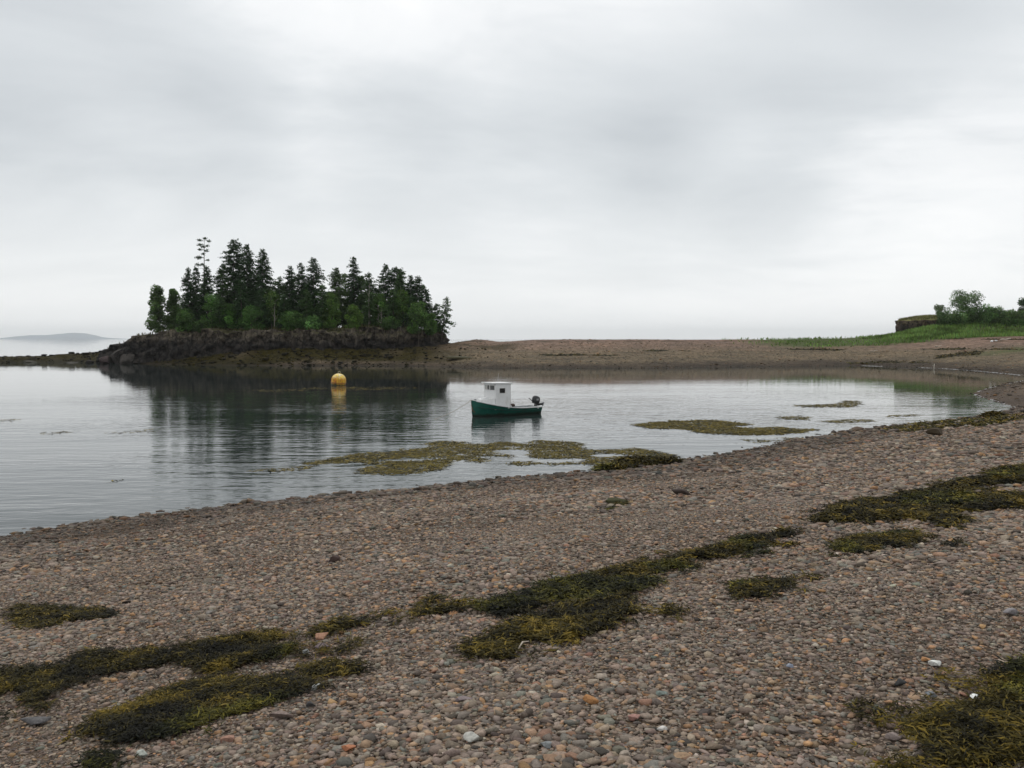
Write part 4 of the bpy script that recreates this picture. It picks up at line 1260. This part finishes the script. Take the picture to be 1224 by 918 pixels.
# packed interior spruces
pk = np.random.default_rng(5)
env_x = [205, 220, 250, 270, 300, 320, 350, 400, 450, 480, 500, 515]
env_y = [362, 338, 336, 322, 312, 328, 334, 333, 336, 337, 343, 360]
for i in range(26):
    px = 216 + (i + pk.uniform(-.3, .3)) * (292 / 26); y = pk.uniform(211, 222)
    spruce(px, float(np.interp(px, env_x, env_y)) + pk.uniform(4, 20), pk.uniform(24, 34), y, 'dark spruce packed inside the island wood, its tip hidden below the skyline', cb=.06, ragged=.28, tint=DK if i % 2 else MDK, dens=.85, group='spruces packed inside the island wood')
# light green broadleaf growth along the island edge
BL = [
    # px, top, bottom, width, depth, tint, cone, label
    (188, 343, 396, 25, 203, (.050, .078, .032), .55, 'low pale green tree at the seaward end of the wood'),
    (207, 346, 394, 19, 204, (.046, .074, .030), .50, 'second low pale green tree, narrower, beside the seaward end one'),
    (222, 372, 401, 26, 197, (.040, .070, .026), .2, 'low green bush beneath the two slim spruces'),
    (252, 353, 397, 30, 201, (.048, .088, .032), .3, 'bright green bushy tree in front of the lone pine and tallest pair'),
    (275, 365, 398, 28, 200, (.046, .090, .028), .1, 'rounded green bush next to the bright bushy tree'),
    (300, 368, 402, 28, 197, (.040, .076, .028), .1, 'green bush under the second tallest spruce'),
    (324, 346, 396, 24, 203, (.046, .072, .026), .35, 'slender birch-like tree with a pale visible stem'),
    (348, 374, 401, 28, 197, (.040, .072, .026), .1, 'green bush on the cliff edge under the narrow thin-tipped spruce'),
    (372, 378, 400, 24, 197, (.048, .086, .036), .0, 'low pale green bush at the cliff edge midway along the island'),
    (396, 352, 395, 22, 201, (.060, .098, .030), .2, 'yellow green young tree in front of the yellowish conical tree'),
    (412, 327, 390, 24, 210, (.044, .072, .026), .3, 'rounded leafy crown on the skyline beside the sharpest spire'),
    (432, 330, 392, 22, 210, (.040, .066, .026), .3, 'leafy crown filling the skyline past the sharpest spire'),
    (422, 366, 397, 20, 197, (.058, .092, .028), .1, 'bright green sapling on the cliff edge under the sharpest spire'),
    (452, 352, 392, 24, 202, (.044, .078, .026), .2, 'green tree behind two pale bare stems'),
    (482, 348, 392, 26, 202, (.058, .096, .030), .2, 'bright yellow green tree under the round-topped spruce'),
    (500, 362, 397, 24, 197, (.044, .076, .028), .1, 'green bush under the two close pointed spruces'),
    (515, 376, 399, 13, 200, (.052, .090, .034), .2, 'light green bush beside the small dense spruce at the cliff tip'),
    (466, 380, 397, 26, 197, (.038, .066, .026), .0, 'low dark green bush along the cliff edge below the open layered spruce'),
    (240, 384, 402, 22, 197, (.038, .062, .026), .0, 'lowest green bush at the cliff edge under the bright bushy tree'),
]
for px, t, bt, w, y, tint, cone, lab in BL:
    leafy(px, t, bt, w, y, lab, tint=tint, cone=cone, clumps=60 if px < 212 else 38, per=170 if px < 212 else 110, leaf=.34, bark=PALE_BARK if px in (324, 452) else None, group='leafy trees and bushes on the island')
# bare stems
for px, t, y, lab in ((440, 338, 199.5, 'pale bare stem rising from the cliff edge, taller of two'), (455, 368, 199.5, 'shorter pale bare stem beside the taller one at the cliff edge'), (327, 362, 199, 'pale thin stem on the cliff edge in front of the slender birch-like tree')):
    top = on_y(px, t, y); z0 = isl_z(top[0], y) - .8
    V, F4, F3 = trunk_geo(top[2] - z0, .13, (.3, 0), limbs=7, cb=.5, spread=1.0)
    o = np_mesh('bare_stem', V, [F4, F3], PALE_BARK); o.location = (top[0], y, z0); tag(o, lab, 'dead tree', 'pale bare stems on the island')

# ------------------------------------------------------------------ far shore: bushes, trees, grass
FB = [
    (1157, 345, 376, 38, 244, 12.3, (.052, .078, .036), 26, 'largest rounded tree on the headland, rising above the bushes', 'broadleaf_tree', 'tree'),
    (1125, 363, 380, 15, 243, 12.2, (.075, .095, .058), 9, 'small thin pale tree at the seaward edge of the headland bushes', 'sapling', 'tree'),
    (1134, 372, 391, 26, 231, 7.0, (.036, .056, .024), 20, 'dark rounded bush beneath the small thin pale tree', 'bush', 'bush'),
    (1153, 369, 391, 30, 231, 7.2, (.038, .062, .024), 22, 'dark bush directly under the largest headland tree', 'bush', 'bush'),
    (1174, 365, 391, 34, 231.5, 7.4, (.034, .060, .022), 24, 'deep green bush beside the largest headland tree, on its landward side', 'bush', 'bush'),
    (1194, 368, 390, 32, 232, 7.6, (.040, .062, .024), 22, 'deep green low bush between the tree and the frame edge', 'bush', 'bush'),
    (1214, 370, 391, 34, 231.5, 7.6, (.044, .068, .026), 22, 'broad bush at the frame edge under the cut-off tree', 'bush', 'bush'),
    (1226, 356, 382, 18, 243, 12.4, (.040, .058, .036), 16, 'dark tree crown cut off by the frame edge above the bushes', 'broadleaf_tree', 'tree'),
    (1212, 383, 394, 34, 230, 7.6, (.046, .080, .028), 16, 'low light green bush in front of the frame edge bush', 'bush', 'bush'),
    (1248, 362, 390, 40, 233, 8.0, (.038, .060, .026), 22, 'bush just beyond the frame edge behind the cut-off tree', 'bush', 'bush'),
]
for px, t, bt, w, y, base, tint, cl, lab, nm, cat in FB:
    gx0 = on_y(px, 400, y)[0]
    base = max(tz(gx0, y), head_snap(gx0, y, -9.0)) - .1
    leafy(px, t, bt, w, y, lab, tint=tint, clumps=int(cl * 1.5), per=120, leaf=.36, base=base, fill=1.12, name=nm, cat=cat, group='trees and bushes on the headland')


def grass_field(name, x, y, z, h, w, tint, label, mat):
    n = len(x)
    pos = np.stack([x, y, z - .05], 1)
    d = unit(np.stack([RNG.normal(0, .28, n), RNG.normal(0, .28, n), np.ones(n)], 1)); a = RNG.uniform(0, 2 * math.pi, n)
    sv = np.stack([np.cos(a), np.sin(a), np.zeros(n)], 1)
    V, F = kites(pos, d, sv, h, w)
    f = fbm(x * .35, y * .35, octaves=4)
    C = np.array(tint)[None] * np.clip(1 + 1.0 * f, .3, 2)[:, None] * RNG.uniform(.7, 1.35, (n, 1)) * RNG.normal(1, .07, (n, 3))
    return tag(np_mesh(name, V, F, mat, col=np.clip(np.repeat(C, 4, 0), 0, 1)), label, 'grass', kind='stuff')


n = 52000
x = RNG.uniform(52, 190, n); y = RNG.uniform(203, 246, n)
edge_y = 207 + 3.0 * fbm(x * .06, x * 0, octaves=3) - .06 * np.clip(x - 90, 0, 60)
thin = sstep(50, 66, x) * .22 + .78 * sstep(82, 104, x)
q = (y > edge_y + RNG.exponential(1.2, n) * .8) & (RNG.uniform(0, 1, n) < thin * np.clip(.95 + 1.7 * fbm(x * .12 + 4, y * .12, octaves=3), .15, 1)) & ~inside(np.array(head_outline), x, y)
x, y = x[q], y[q]
z = terrain_z(x, y)
grass_field('grass', x, y, z, RNG.uniform(.5, 1.15, len(x)) * (.75 + .35 * sstep(85, 110, x)), RNG.uniform(.18, .34, len(x)), (.120, .195, .048), 'lush green beach grass along the top of the far shore', LEAF)
n = 30000
x = RNG.uniform(104, 190, n); y = RNG.uniform(236, 275, n)
hd = np.array(head_outline); ed = edge_dist(hd, x, y) * np.where(inside(hd, x, y), 1, -1)
q = (ed > .1) & (ed < 14); x, y, ed = x[q], y[q], ed[q]
z = np.array([head_snap(a, b_, 11.0) for a, b_ in zip(x, y)])
grass_field('dry_grass', x, y, z, RNG.uniform(.45, .95, len(x)), RNG.uniform(.10, .2, len(x)), (.17, .165, .062), 'dry yellowish grass on top of the headland cliff', LEAF)
n = 9000
x = RNG.uniform(-98, -13, n); y = RNG.uniform(193, 215, n); io = np.array(island_outline)
ed = edge_dist(io, x, y) * np.where(inside(io, x, y), 1, -1); q = (ed > 1.3) & (ed < 5); x, y = x[q], y[q]
z = np.array([isl_snap(a, b_, 3.0) for a, b_ in zip(x, y)])
grass_field('undergrowth', x, y, z, RNG.uniform(.35, .9, len(x)), RNG.uniform(.12, .25, len(x)), (.075, .072, .032), 'rough brownish grass along the top of the island cliff', LEAF)

# ================================================================== FAR HILL
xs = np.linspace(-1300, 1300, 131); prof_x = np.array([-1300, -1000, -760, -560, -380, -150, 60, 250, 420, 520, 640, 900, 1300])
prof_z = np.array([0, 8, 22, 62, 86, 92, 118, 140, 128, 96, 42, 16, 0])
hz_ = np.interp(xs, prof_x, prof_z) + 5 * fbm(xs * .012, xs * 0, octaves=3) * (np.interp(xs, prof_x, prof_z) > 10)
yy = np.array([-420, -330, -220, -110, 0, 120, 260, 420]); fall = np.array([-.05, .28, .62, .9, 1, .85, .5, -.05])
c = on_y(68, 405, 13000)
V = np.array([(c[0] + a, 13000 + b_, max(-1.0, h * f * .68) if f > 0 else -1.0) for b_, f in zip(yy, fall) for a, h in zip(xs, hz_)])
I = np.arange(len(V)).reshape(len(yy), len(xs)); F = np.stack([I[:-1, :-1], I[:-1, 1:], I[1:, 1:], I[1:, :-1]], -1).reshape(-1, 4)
tag(np_mesh('far_hill', V, F, paint('haze_blue_forest', (.06, .11, .16), .9, .3, .004), smooth=True), kind='structure')  # haze blue mixed into the hill's base colour

# ================================================================== BUOY
bg = on_z(404.5, 460.3, 0.0); R0 = 17.6 / FPX * bg[1] / 2
root = empty('mooring_buoy', (bg[0], bg[1], 0)); tag(root, 'round yellow orange mooring buoy with a whitish top, floating below the island', 'buoy')
m, nt, b, out = new_mat('buoy_paint')
p = nt.nodes.new('ShaderNodeTexCoord').outputs['Object']; sp = nt.nodes.new('ShaderNodeSeparateXYZ'); nt.links.new(p, sp.inputs[0])
n1 = noise(nt, scaled(nt, p, (1.2, 1.2, .5)), 2.2, 6, .6)
c = ramp(nt, n1.outputs[0], [(.32, (.34, .075, .008)), (.46, (.60, .25, .012)), (.58, (.68, .42, .025)), (.75, (.45, .22, .03))])
zz = mathn(nt, 'ADD', sp.outputs[2], mathn(nt, 'MULTIPLY', mathn(nt, 'SUBTRACT', n1.outputs[0], .5), 1.1))
c = mixc(nt, maprange(nt, zz, .85, 1.2), c, (.86, .62, .09))
n2 = noise(nt, scaled(nt, p, (1.6, 1.6, .5)), 3.0, 6, .7)
c = mixc(nt, maprange(nt, n2.outputs[0], .50, .62, 0, .8), c, (.20, .06, .012))
n4 = noise(nt, p, 5.0, 4, .6)
c = mixc(nt, mathn(nt, 'MULTIPLY', maprange(nt, n4.outputs[0], .50, .58), maprange(nt, sp.outputs[2], .8, 1.2)), c, (.80, .74, .52))
c = mixc(nt, maprange(nt, zz, .34, .08), c, (.055, .045, .016))
nt.links.new(c, b.inputs['Base Color']); b.inputs['Roughness'].default_value = .55
bm = bmesh.new(); prof = [(R0 * .55, -.55), (R0 * .9, -.3), (R0 * .985, .0), (R0, .35), (R0 * .985, .62)]
for k in range(1, 10):
    a = k / 10 * math.pi / 2; prof.append((R0 * .985 * math.cos(a), .62 + R0 * .88 * math.sin(a)))
prof.append((.04, .62 + R0 * .88))
add_lathe(bm, prof, 40); bm_obj('float_body', bm, m, root, smooth=True); root.rotation_euler = (R(3), R(5), 0)
bm = bmesh.new(); add_lathe(bm, [(R0 * 1.012, .28), (R0 * 1.03, .30), (R0 * 1.03, .36), (R0 * 1.012, .38)], 40); bm_obj('rubbing_band', bm, paint('band', (.30, .12, .03), .6, .3, 6), root, smooth=True)
V, F4, F3 = tube_np([np.array([.14 * math.cos(a), 0, .62 + R0 * .88 + .12 + .14 * math.sin(a)]) for a in np.linspace(-1.2, 4.34, 14)], [.022] * 14, 7)
np_mesh('lifting_ring', V, [F4, F3], paint('ring_steel', (.45, .42, .30), .5, .2, 10), root)

# ================================================================== BOAT
BX = on_z(606.5, 496, 0)
boat = empty('small_boat', (BX[0] - .18, BX[1] + .2, 0.0), R(180 + 35))
tag(boat, 'small green open fishing boat with white wheelhouse and outboard, moored in the cove', 'boat')
GREEN = paint('hull_green', (.008, .085, .062), .38, .25, 1.8, dirt=(.012, .045, .036))
nt = GREEN.node_tree; bs = [n_ for n_ in nt.nodes if n_.type == 'BSDF_PRINCIPLED'][0]; old = bs.inputs['Base Color'].links[0].from_socket
po = nt.nodes.new('ShaderNodeTexCoord').outputs['Object']; sz_ = nt.nodes.new('ShaderNodeSeparateXYZ'); nt.links.new(po, sz_.inputs[0])
sl_n = noise(nt, scaled(nt, po, (1, 1, .3)), 4, 5, .65)
slime = maprange(nt, mathn(nt, 'ADD', sz_.outputs[2], mathn(nt, 'MULTIPLY', mathn(nt, 'SUBTRACT', sl_n.outputs[0], .5), .35)), .10, .24, 1, 0)
c_ = mixc(nt, slime, old, (.012, .020, .014)); scf = noise(nt, scaled(nt, po, (.7, 1, 5)), 5, 4, .7)
c_ = mixc(nt, maprange(nt, scf.outputs[0], .63, .72, 0, .55), c_, (.10, .17, .14)); nt.links.new(c_, bs.inputs['Base Color'])
DARKG = paint('boot_green', (.008, .030, .024), .55, .3, 3)
WHITE = paint('cabin_white', (.72, .72, .715), .5, .07, 2.5, dirt=(.50, .48, .44))
DECK = paint('deck_grey', (.50, .51, .52), .6, .15, 3)
INNER = paint('inside_grey', (.34, .36, .37), .7, .2, 3)
TRIM = paint('gunwale_trim', (.62, .63, .62), .5, .12, 4)
BLACK = paint('motor_black', (.018, .019, .021), .35, .2, 5)
STEEL = paint('motor_grey', (.30, .31, .32), .4, .2, 6, metallic=.4)
RUST = paint('rust', (.17, .07, .03), .8, .35, 8)
WOODF = paint('window_frame', (.66, .65, .63), .5, .1, 5)
mg, nt, b, out = new_mat('dark_glass'); b.inputs['Base Color'].default_value = (.012, .014, .015, 1); b.inputs['Roughness'].default_value = .08
n1 = noise(nt, nt.nodes.new('ShaderNodeTexCoord').outputs['Object'], 4, 3); nt.links.new(ramp(nt, n1.outputs[0], [(.3, (.008, .010, .010)), (.7, (.05, .045, .045))]), b.inputs['Base Color'])
LHALF = 2.8
stx = np.linspace(-LHALF, LHALF, 29)


def half_beam(x):
    t = (x + LHALF) / (2 * LHALF)
    return .80 + .15 * math.sin(min(t / .55, 1) * math.pi / 2) if t < .5 else .95 * max(0.0, 1 - ((t - .5) / .5) ** 2.6) ** .62 + .02


def sheer(x):
    t = (x + LHALF) / (2 * LHALF)
    return .52 + .04 * t + .60 * max(0, t - .25) ** 1.9 / .75 ** 1.9


def keel(x):
    t = (x + LHALF) / (2 * LHALF)
    return -.28 + .28 * max(0, t - .8) ** 2 / .04 * 1.0


def section(x):
    b_ = half_beam(x); s = sheer(x); k = keel(x)
    t = (x + LHALF) / (2 * LHALF); fl = .80 - .28 * max(0, t - .45) / .55
    wl = b_ * fl
    return [(b_, s), (b_ * .985 + .0, s - .07), (b_ * (.55 + .45 * fl) + .01, s * .55), (wl + .02, .16), (wl, .05), (wl * .92, -.08), (wl * .55, k * .75), (0.0, k)]


def loft(name, parent, mat, xs_, sec, close_tail=True, stem=True, smooth=True):
    V = []; F = []
    for x in xs_:
        pr = sec(x)
        dx = 0
        row = [(x + (.10 * (z / 1.1) if x > LHALF - .01 else 0), y, z) for y, z in pr] + [(x + (.10 * (z / 1.1) if x > LHALF - .01 else 0), -y, z) for y, z in pr[-2::-1]]
        V += row
    k = len(row)
    for i in range(len(xs_) - 1):
        for j in range(k - 1):
            F.append((i * k + j, i * k + j + 1, (i + 1) * k + j + 1, (i + 1) * k + j))
    T = []
    if close_tail:
        c = len(V); V.append((xs_[0], 0, .25))
        for j in range(k - 1): T.append((c, j + 1, j))
        T.append((c, 0, k - 1))
    return np_mesh(name, np.array(V), [np.array(F)] + ([np.array(T)] if T else []), mat, parent, smooth=False)


hull = loft('hull', boat, GREEN, stx, section)
inner = loft('hull_lining', boat, INNER, stx[1:-7], lambda x: [(half_beam(x) * .93, sheer(x) - .015), (half_beam(x) * .88, sheer(x) * .6), (half_beam(x) * .66, .18), (0.0, .16)], close_tail=True)
# gunwale caps and sheer moulding
for sgn in (1, -1):
    V = []; 
    for x in stx:
        b_ = half_beam(x); s = sheer(x)
        V += [(x, sgn * (b_ + .035), s - .055), (x, sgn * (b_ + .035), s + .02), (x, sgn * max(b_ - .09, 0.0), s + .02), (x, sgn * max(b_ - .09, 0.0), s - .03)]
    V = np.array(V); n = len(stx); F = []
    for i in range(n - 1):
        for j in range(4):
            F.append((i * 4 + j, i * 4 + (j + 1) % 4, (i + 1) * 4 + (j + 1) % 4, (i + 1) * 4 + j))
    F += [(0, 1, 2, 3), ((n - 1) * 4 + 3, (n - 1) * 4 + 2, (n - 1) * 4 + 1, (n - 1) * 4)]
    np_mesh('gunwale', V, np.array(F), TRIM, boat)
    # rubbing strake
    P = [np.array([x + .01, sgn * (half_beam(x) + .012), sheer(x) * .62]) for x in stx[1:-1]]
    V, F4, F3 = tube_np(P, [.020] * len(P), 5); np_mesh('rubbing_strake', V, [F4, F3], DARKG, boat)
bm = bmesh.new(); add_box(bm, (-LHALF + .02, 0, .53), (.09, 1.52, .05), bev=.01); bm_obj('transom_cap', bm, TRIM, boat)
# foredeck
V = []; xf = [x for x in stx if x >= 1.2]
for x in xf:
    b_ = max(half_beam(x) - .06, .005); V += [(x, b_, sheer(x) + .008), (x, 0, sheer(x) + .05), (x, -b_, sheer(x) + .008)]
F = []
for i in range(len(xf) - 1):
    for j in range(2): F.append((i * 3 + j, i * 3 + j + 1, (i + 1) * 3 + j + 1, (i + 1) * 3 + j))
np_mesh('foredeck', np.array(V), np.array(F), DECK, boat)
bm = bmesh.new(); add_box(bm, (LHALF - .25, 0, sheer(2.5) + .10), (.10, .08, .16), bev=.015); add_box(bm, (LHALF - .25, 0, sheer(2.5) + .15), (.05, .26, .05), bev=.01); bm_obj('mooring_bitt', bm, STEEL, boat)
V, F4, F3 = tube_np([np.array([2.87, -.03, .85]), np.array([2.84, .10, .45]), np.array([2.70, .21, .3])], [.02, .03, .02], 6); np_mesh('rust_streak_fitting', V, [F4, F3], RUST, boat)
# cuddy (low box with chamfered top in front of the wheelhouse)
bm = bmesh.new()


def prism(bm, lower, upper):
    a = [bm.verts.new(p_) for p_ in lower]; c = [bm.verts.new(p_) for p_ in upper]; n = len(a)
    bm.faces.new(a[::-1]); bm.faces.new(c)
    for i in range(n): bm.faces.new((a[i], a[(i + 1) % n], c[(i + 1) % n], c[i]))


prism(bm, [(1.31, .74, .6), (2.02, .46, .6), (2.30, .20, .65), (2.30, -.20, .65), (2.02, -.46, .6), (1.31, -.74, .6)],
      [(1.31, .69, 1.27), (2.0, .42, 1.23), (2.24, .18, 1.21), (2.24, -.18, 1.21), (2.0, -.42, 1.23), (1.31, -.69, 1.27)])
bmesh.ops.bevel(bm, geom=bm.edges[:], offset=.02, segments=2, affect='EDGES')
cuddy = bm_obj('cuddy', bm, WHITE, boat)
bm = bmesh.new(); add_box(bm, (1.72, 0, 1.262), (.42, .44, .04), bev=.01, ry=R(3)); bm_obj('hatch', bm, DECK, cuddy)
# wheelhouse: three walls of real thickness, open at the back
cab = None
bm = bmesh.new(); T_ = .05


def wall_x(bm, x0, y0, y1, z0, z1, holes):
    """a wall across the boat at x0..x0+T_, pierced by (ya, yb, za, zb) openings in one row"""
    za, zb = holes[0][2], holes[0][3]
    cy = lambda a, c, e, f: add_box(bm, (x0 + T_ / 2, (a + c) / 2, (e + f) / 2), (T_, c - a, f - e))
    cy(y0, y1, z0, za); cy(y0, y1, zb, z1)
    cur = y0
    for h in holes:
        cy(cur, h[0], za, zb); cur = h[1]
    cy(cur, y1, za, zb)


def wall_y(bm, y0, x0, x1, z0, z1, holes):
    za, zb = holes[0][2], holes[0][3]
    cx = lambda a, c, e, f: add_box(bm, ((a + c) / 2, y0, (e + f) / 2), (c - a, T_, f - e))
    cx(x0, x1, z0, za); cx(x0, x1, zb, z1)
    cur = x0
    for h in holes:
        cx(cur, h[0], za, zb); cur = h[1]
    cx(cur, x1, za, zb)


fw = [(-.68, -.46, 1.86, 2.17), (-.40, -.14, 1.86, 2.17), (.0, .58, 1.86, 2.17)]
fw = [(-.66, -.42, 1.86, 2.17), (-.34, -.08, 1.86, 2.17), (.02, .60, 1.86, 2.17)]
sw = [(.50, .98, 1.64, 1.98)]
wall_x(bm, 1.25, -.75, .75, .55, 2.30, fw)
wall_y(bm, .725, .0, 1.25, .5, 2.30, sw); wall_y(bm, -.725, .0, 1.25, .5, 2.30, sw)
add_box(bm, (.025, .56, 1.4), (.05, .28, 1.8)); add_box(bm, (.025, -.56, 1.4), (.05, .28, 1.8))
cab = bm_obj('wheelhouse', bm, WHITE, boat)
bm = bmesh.new(); add_box(bm, (.70, 0, 2.335), (1.66, 1.62, .07), bev=.02, ry=R(-1.5)); bm_obj('roof', bm, WHITE, cab)


def window(parent, axis, at_, a, c, e, f):
    fr = .028
    bm = bmesh.new()
    for (u0, u1, v0, v1) in ((a - fr, c + fr, e - fr, e), (a - fr, c + fr, f, f + fr), (a - fr, a, e, f), (c, c + fr, e, f)):
        cu_, cv_ = (u0 + u1) / 2, (v0 + v1) / 2
        if axis == 'x': add_box(bm, (at_, cu_, cv_), (.024, u1 - u0, v1 - v0))
        else: add_box(bm, (cu_, at_, cv_), (u1 - u0, .024, v1 - v0))
    w = bm_obj('window', bm, WOODF, parent)
    bm = bmesh.new()
    if axis == 'x': add_box(bm, (at_ - .03, (a + c) / 2, (e + f) / 2), (.008, c - a, f - e))
    else: add_box(bm, ((a + c) / 2, at_ - math.copysign(.03, at_), (e + f) / 2), (c - a, .008, f - e))
    bm_obj('pane', bm, mg, w)


# panes are sub-parts of the wheelhouse, frame and pane in one piece each
def window_piece(axis, at_, a, c, e, f, pane_mat):
    bm = bmesh.new()
    if axis == 'x': add_box(bm, (at_ - .025, (a + c) / 2, (e + f) / 2), (.01, c - a, f - e))
    else: add_box(bm, ((a + c) / 2, at_ - math.copysign(.025, at_), (e + f) / 2), (c - a, .01, f - e))
    o = bm_obj('window', bm, pane_mat, cab)
    fr = .026; bm = bmesh.new()
    for (u0, u1, v0, v1) in ((a - fr, c + fr, e - fr, e), (a - fr, c + fr, f, f + fr), (a - fr, a, e, f), (c, c + fr, e, f)):
        if axis == 'x': add_box(bm, (at_ + .009, (u0 + u1) / 2, (v0 + v1) / 2), (.018, u1 - u0, v1 - v0))
        else: add_box(bm, ((u0 + u1) / 2, at_ + math.copysign(.009, at_), (v0 + v1) / 2), (u1 - u0, .018, v1 - v0))
    bm_obj('window_frame', bm, WOODF, cab)


clear = bpy.data.materials.new('sky_reflection_pane'); clear = paint('sky_reflection_pane', (.50, .49, .46), .25, .15, 4)  # opaque pale pane colour stands for sky reflected in the glass
for i, h in enumerate(fw): window_piece('x', 1.30, *h, mg if i else clear)
window_piece('y', .75, *sw[0], mg); window_piece('y', -.75, *sw[0], mg)
# inside: thwart, floor
bm = bmesh.new(); add_box(bm, (-1.2, 0, .37), (.30, 1.50, .045), bev=.01); bm_obj('thwart', bm, DECK, boat)
for x in (.35, -2.35):
    bm = bmesh.new(); add_box(bm, (x, half_beam(x) + .03, sheer(x) - .09), (.10, .05, .05), bev=.012); bm_obj('fairlead', bm, WHITE, boat)
# outboard, tilted up over the stern
root = bpy.data.objects.new('outboard_motor', None); link(root, boat); root.location = (-2.82, 0.0, .58); root.rotation_euler = (0, R(-14), 0)
bm = bmesh.new()
prof = [(.13, .08), (.21, .11), (.25, .25), (.255, .42), (.235, .56), (.18, .645), (.09, .67)]
add_lathe(bm, prof, 20, (.10, 0, 0), wob=.02)
for v in bm.verts: v.co.x = (v.co.x - .10) * 1.30 + .12
cow = bm_obj('cowling', bm, BLACK, root, smooth=True)
for sg in (1, -1):
    bm = bmesh.new(); add_box(bm, (.16, sg * .262, .40), (.20, .012, .14), ry=R(12), bev=.004); bm_obj('cowling_panel', bm, STEEL, root)
V, F4, F3 = tube_np([np.array([.05, 0, .12]), np.array([-.20, 0, .10]), np.array([-.50, 0, .20]), np.array([-.60, 0, .22])], [.12, .10, .085, .06], 10); np_mesh('motor_leg', V, [F4, F3], BLACK, root, smooth=True)
bm = bmesh.new(); add_lathe(bm, [(.02, -.16), (.06, -.10), (.065, .08), (.03, .16)], 14, (-.60, 0, .22)); 
for k in range(3):
    a = 2 * math.pi * k / 3; add_box(bm, (-.60 + .11 * math.cos(a), .11 * math.sin(a), .34), (.13, .06, .018), rz=a, ry=R(20), bev=.004)
bm_obj('propeller', bm, STEEL, root)
bm = bmesh.new(); add_box(bm, (.02, 0, .0), (.12, .34, .26), bev=.02); bm_obj('clamp_bracket', bm, BLACK, root)
V, F4, F3 = tube_np([np.array([.35, 0, .18]), np.array([.60, .05, .28]), np.array([.85, .08, .36])], [.03, .025, .03], 8); np_mesh('tiller_handle', V, [F4, F3], BLACK, root)
P = [np.array([2.86, 0, sheer(2.8) + .02])] + [np.array([2.86 + 3.6 * t, .15 * t, (sheer(2.8) + .02) * (1 - t) ** 1.6 - .06 * t]) for t in np.linspace(.08, 1, 12)]
V, F4, F3 = tube_np(P, [.014] * len(P), 6); np_mesh('mooring_line', V, [F4, F3], paint('rope', (.30, .27, .20), .9, .2, 12), boat)
V, F4, F3 = tube_np([np.array([.20, -.62, 2.35]), np.array([.14, -.62, 3.0]), np.array([.08, -.62, 3.5])][:2], [.012, .008], 5); np_mesh('aerial', V, [F4, F3], STEEL, cab)
# a bundle left on the gunwale and a mooring line over the bow
v, f = stone_shape(3, 3, np.random.default_rng(8)); v = v * np.array([.19, .15, .13]); v += .03 * np.stack([fbm(v[:, 0] * 9, v[:, 1] * 9), fbm(v[:, 1] * 9, v[:, 2] * 9), fbm(v[:, 2] * 9, v[:, 0] * 9)], 1)
ca, sa_ = math.cos(R(215)), math.sin(R(215)); lx, ly = -.12, .80
o = np_mesh('bundle', v, f, paint('bundle_cloth', (.05, .032, .022), .85, .4, 9), smooth=True); o.location = (boat.location[0] + lx * ca - ly * sa_, boat.location[1] + lx * sa_ + ly * ca, sheer(-.12) + .13)
tag(o, 'small dark brown bundle lying on the boat gunwale behind the wheelhouse', 'bundle')

# ================================================================== HAZE
m = bpy.data.materials.new('haze'); m.use_nodes = True; nt = m.node_tree; nt.nodes.clear()
out = nt.nodes.new('ShaderNodeOutputMaterial'); pv = nt.nodes.new('ShaderNodeVolumePrincipled'); nt.links.new(pv.outputs[0], out.inputs['Volume'])
pv.inputs['Color'].default_value = (.97, .99, 1, 1); pv.inputs['Density'].default_value = 0.75e-4; pv.inputs['Anisotropy'].default_value = 0.8
bm = bmesh.new(); add_box(bm, (0, 7600, 80), (32400, 16800, 168)); o = bm_obj('haze', bm, m); tag(o, 'thin pale sea haze over the far water and hill', 'haze', kind='stuff')
o.display_type = 'WIRE'

# ================================================================== CAMERA
cam = bpy.data.cameras.new('camera'); co = link(bpy.data.objects.new('camera', cam))
cam.sensor_width = 36; cam.lens = 36 * FPX / 1224; cam.clip_start = .1; cam.clip_end = 60000
co.location = tuple(EYE); co.rotation_euler = (math.pi / 2 - PITCH, 0, 0)
SC.camera = co
SC.view_settings.view_transform = 'Standard'; SC.view_settings.look = 'None'; SC.view_settings.exposure = 0.16; SC.view_settings.gamma = 1.0
SC.view_settings.use_curve_mapping = False
SC.render.engine = 'CYCLES'
SC.cycles.use_denoising = True
try:
    SC.cycles.denoiser = 'OPENIMAGEDENOISE'; SC.cycles.denoising_input_passes = 'RGB_ALBEDO_NORMAL'; SC.cycles.denoising_prefilter = 'ACCURATE'
except Exception:
    pass
SC.cycles.max_bounces = 7; SC.cycles.volume_bounces = 4; SC.cycles.transparent_max_bounces = 8
SC.cycles.use_light_tree = True
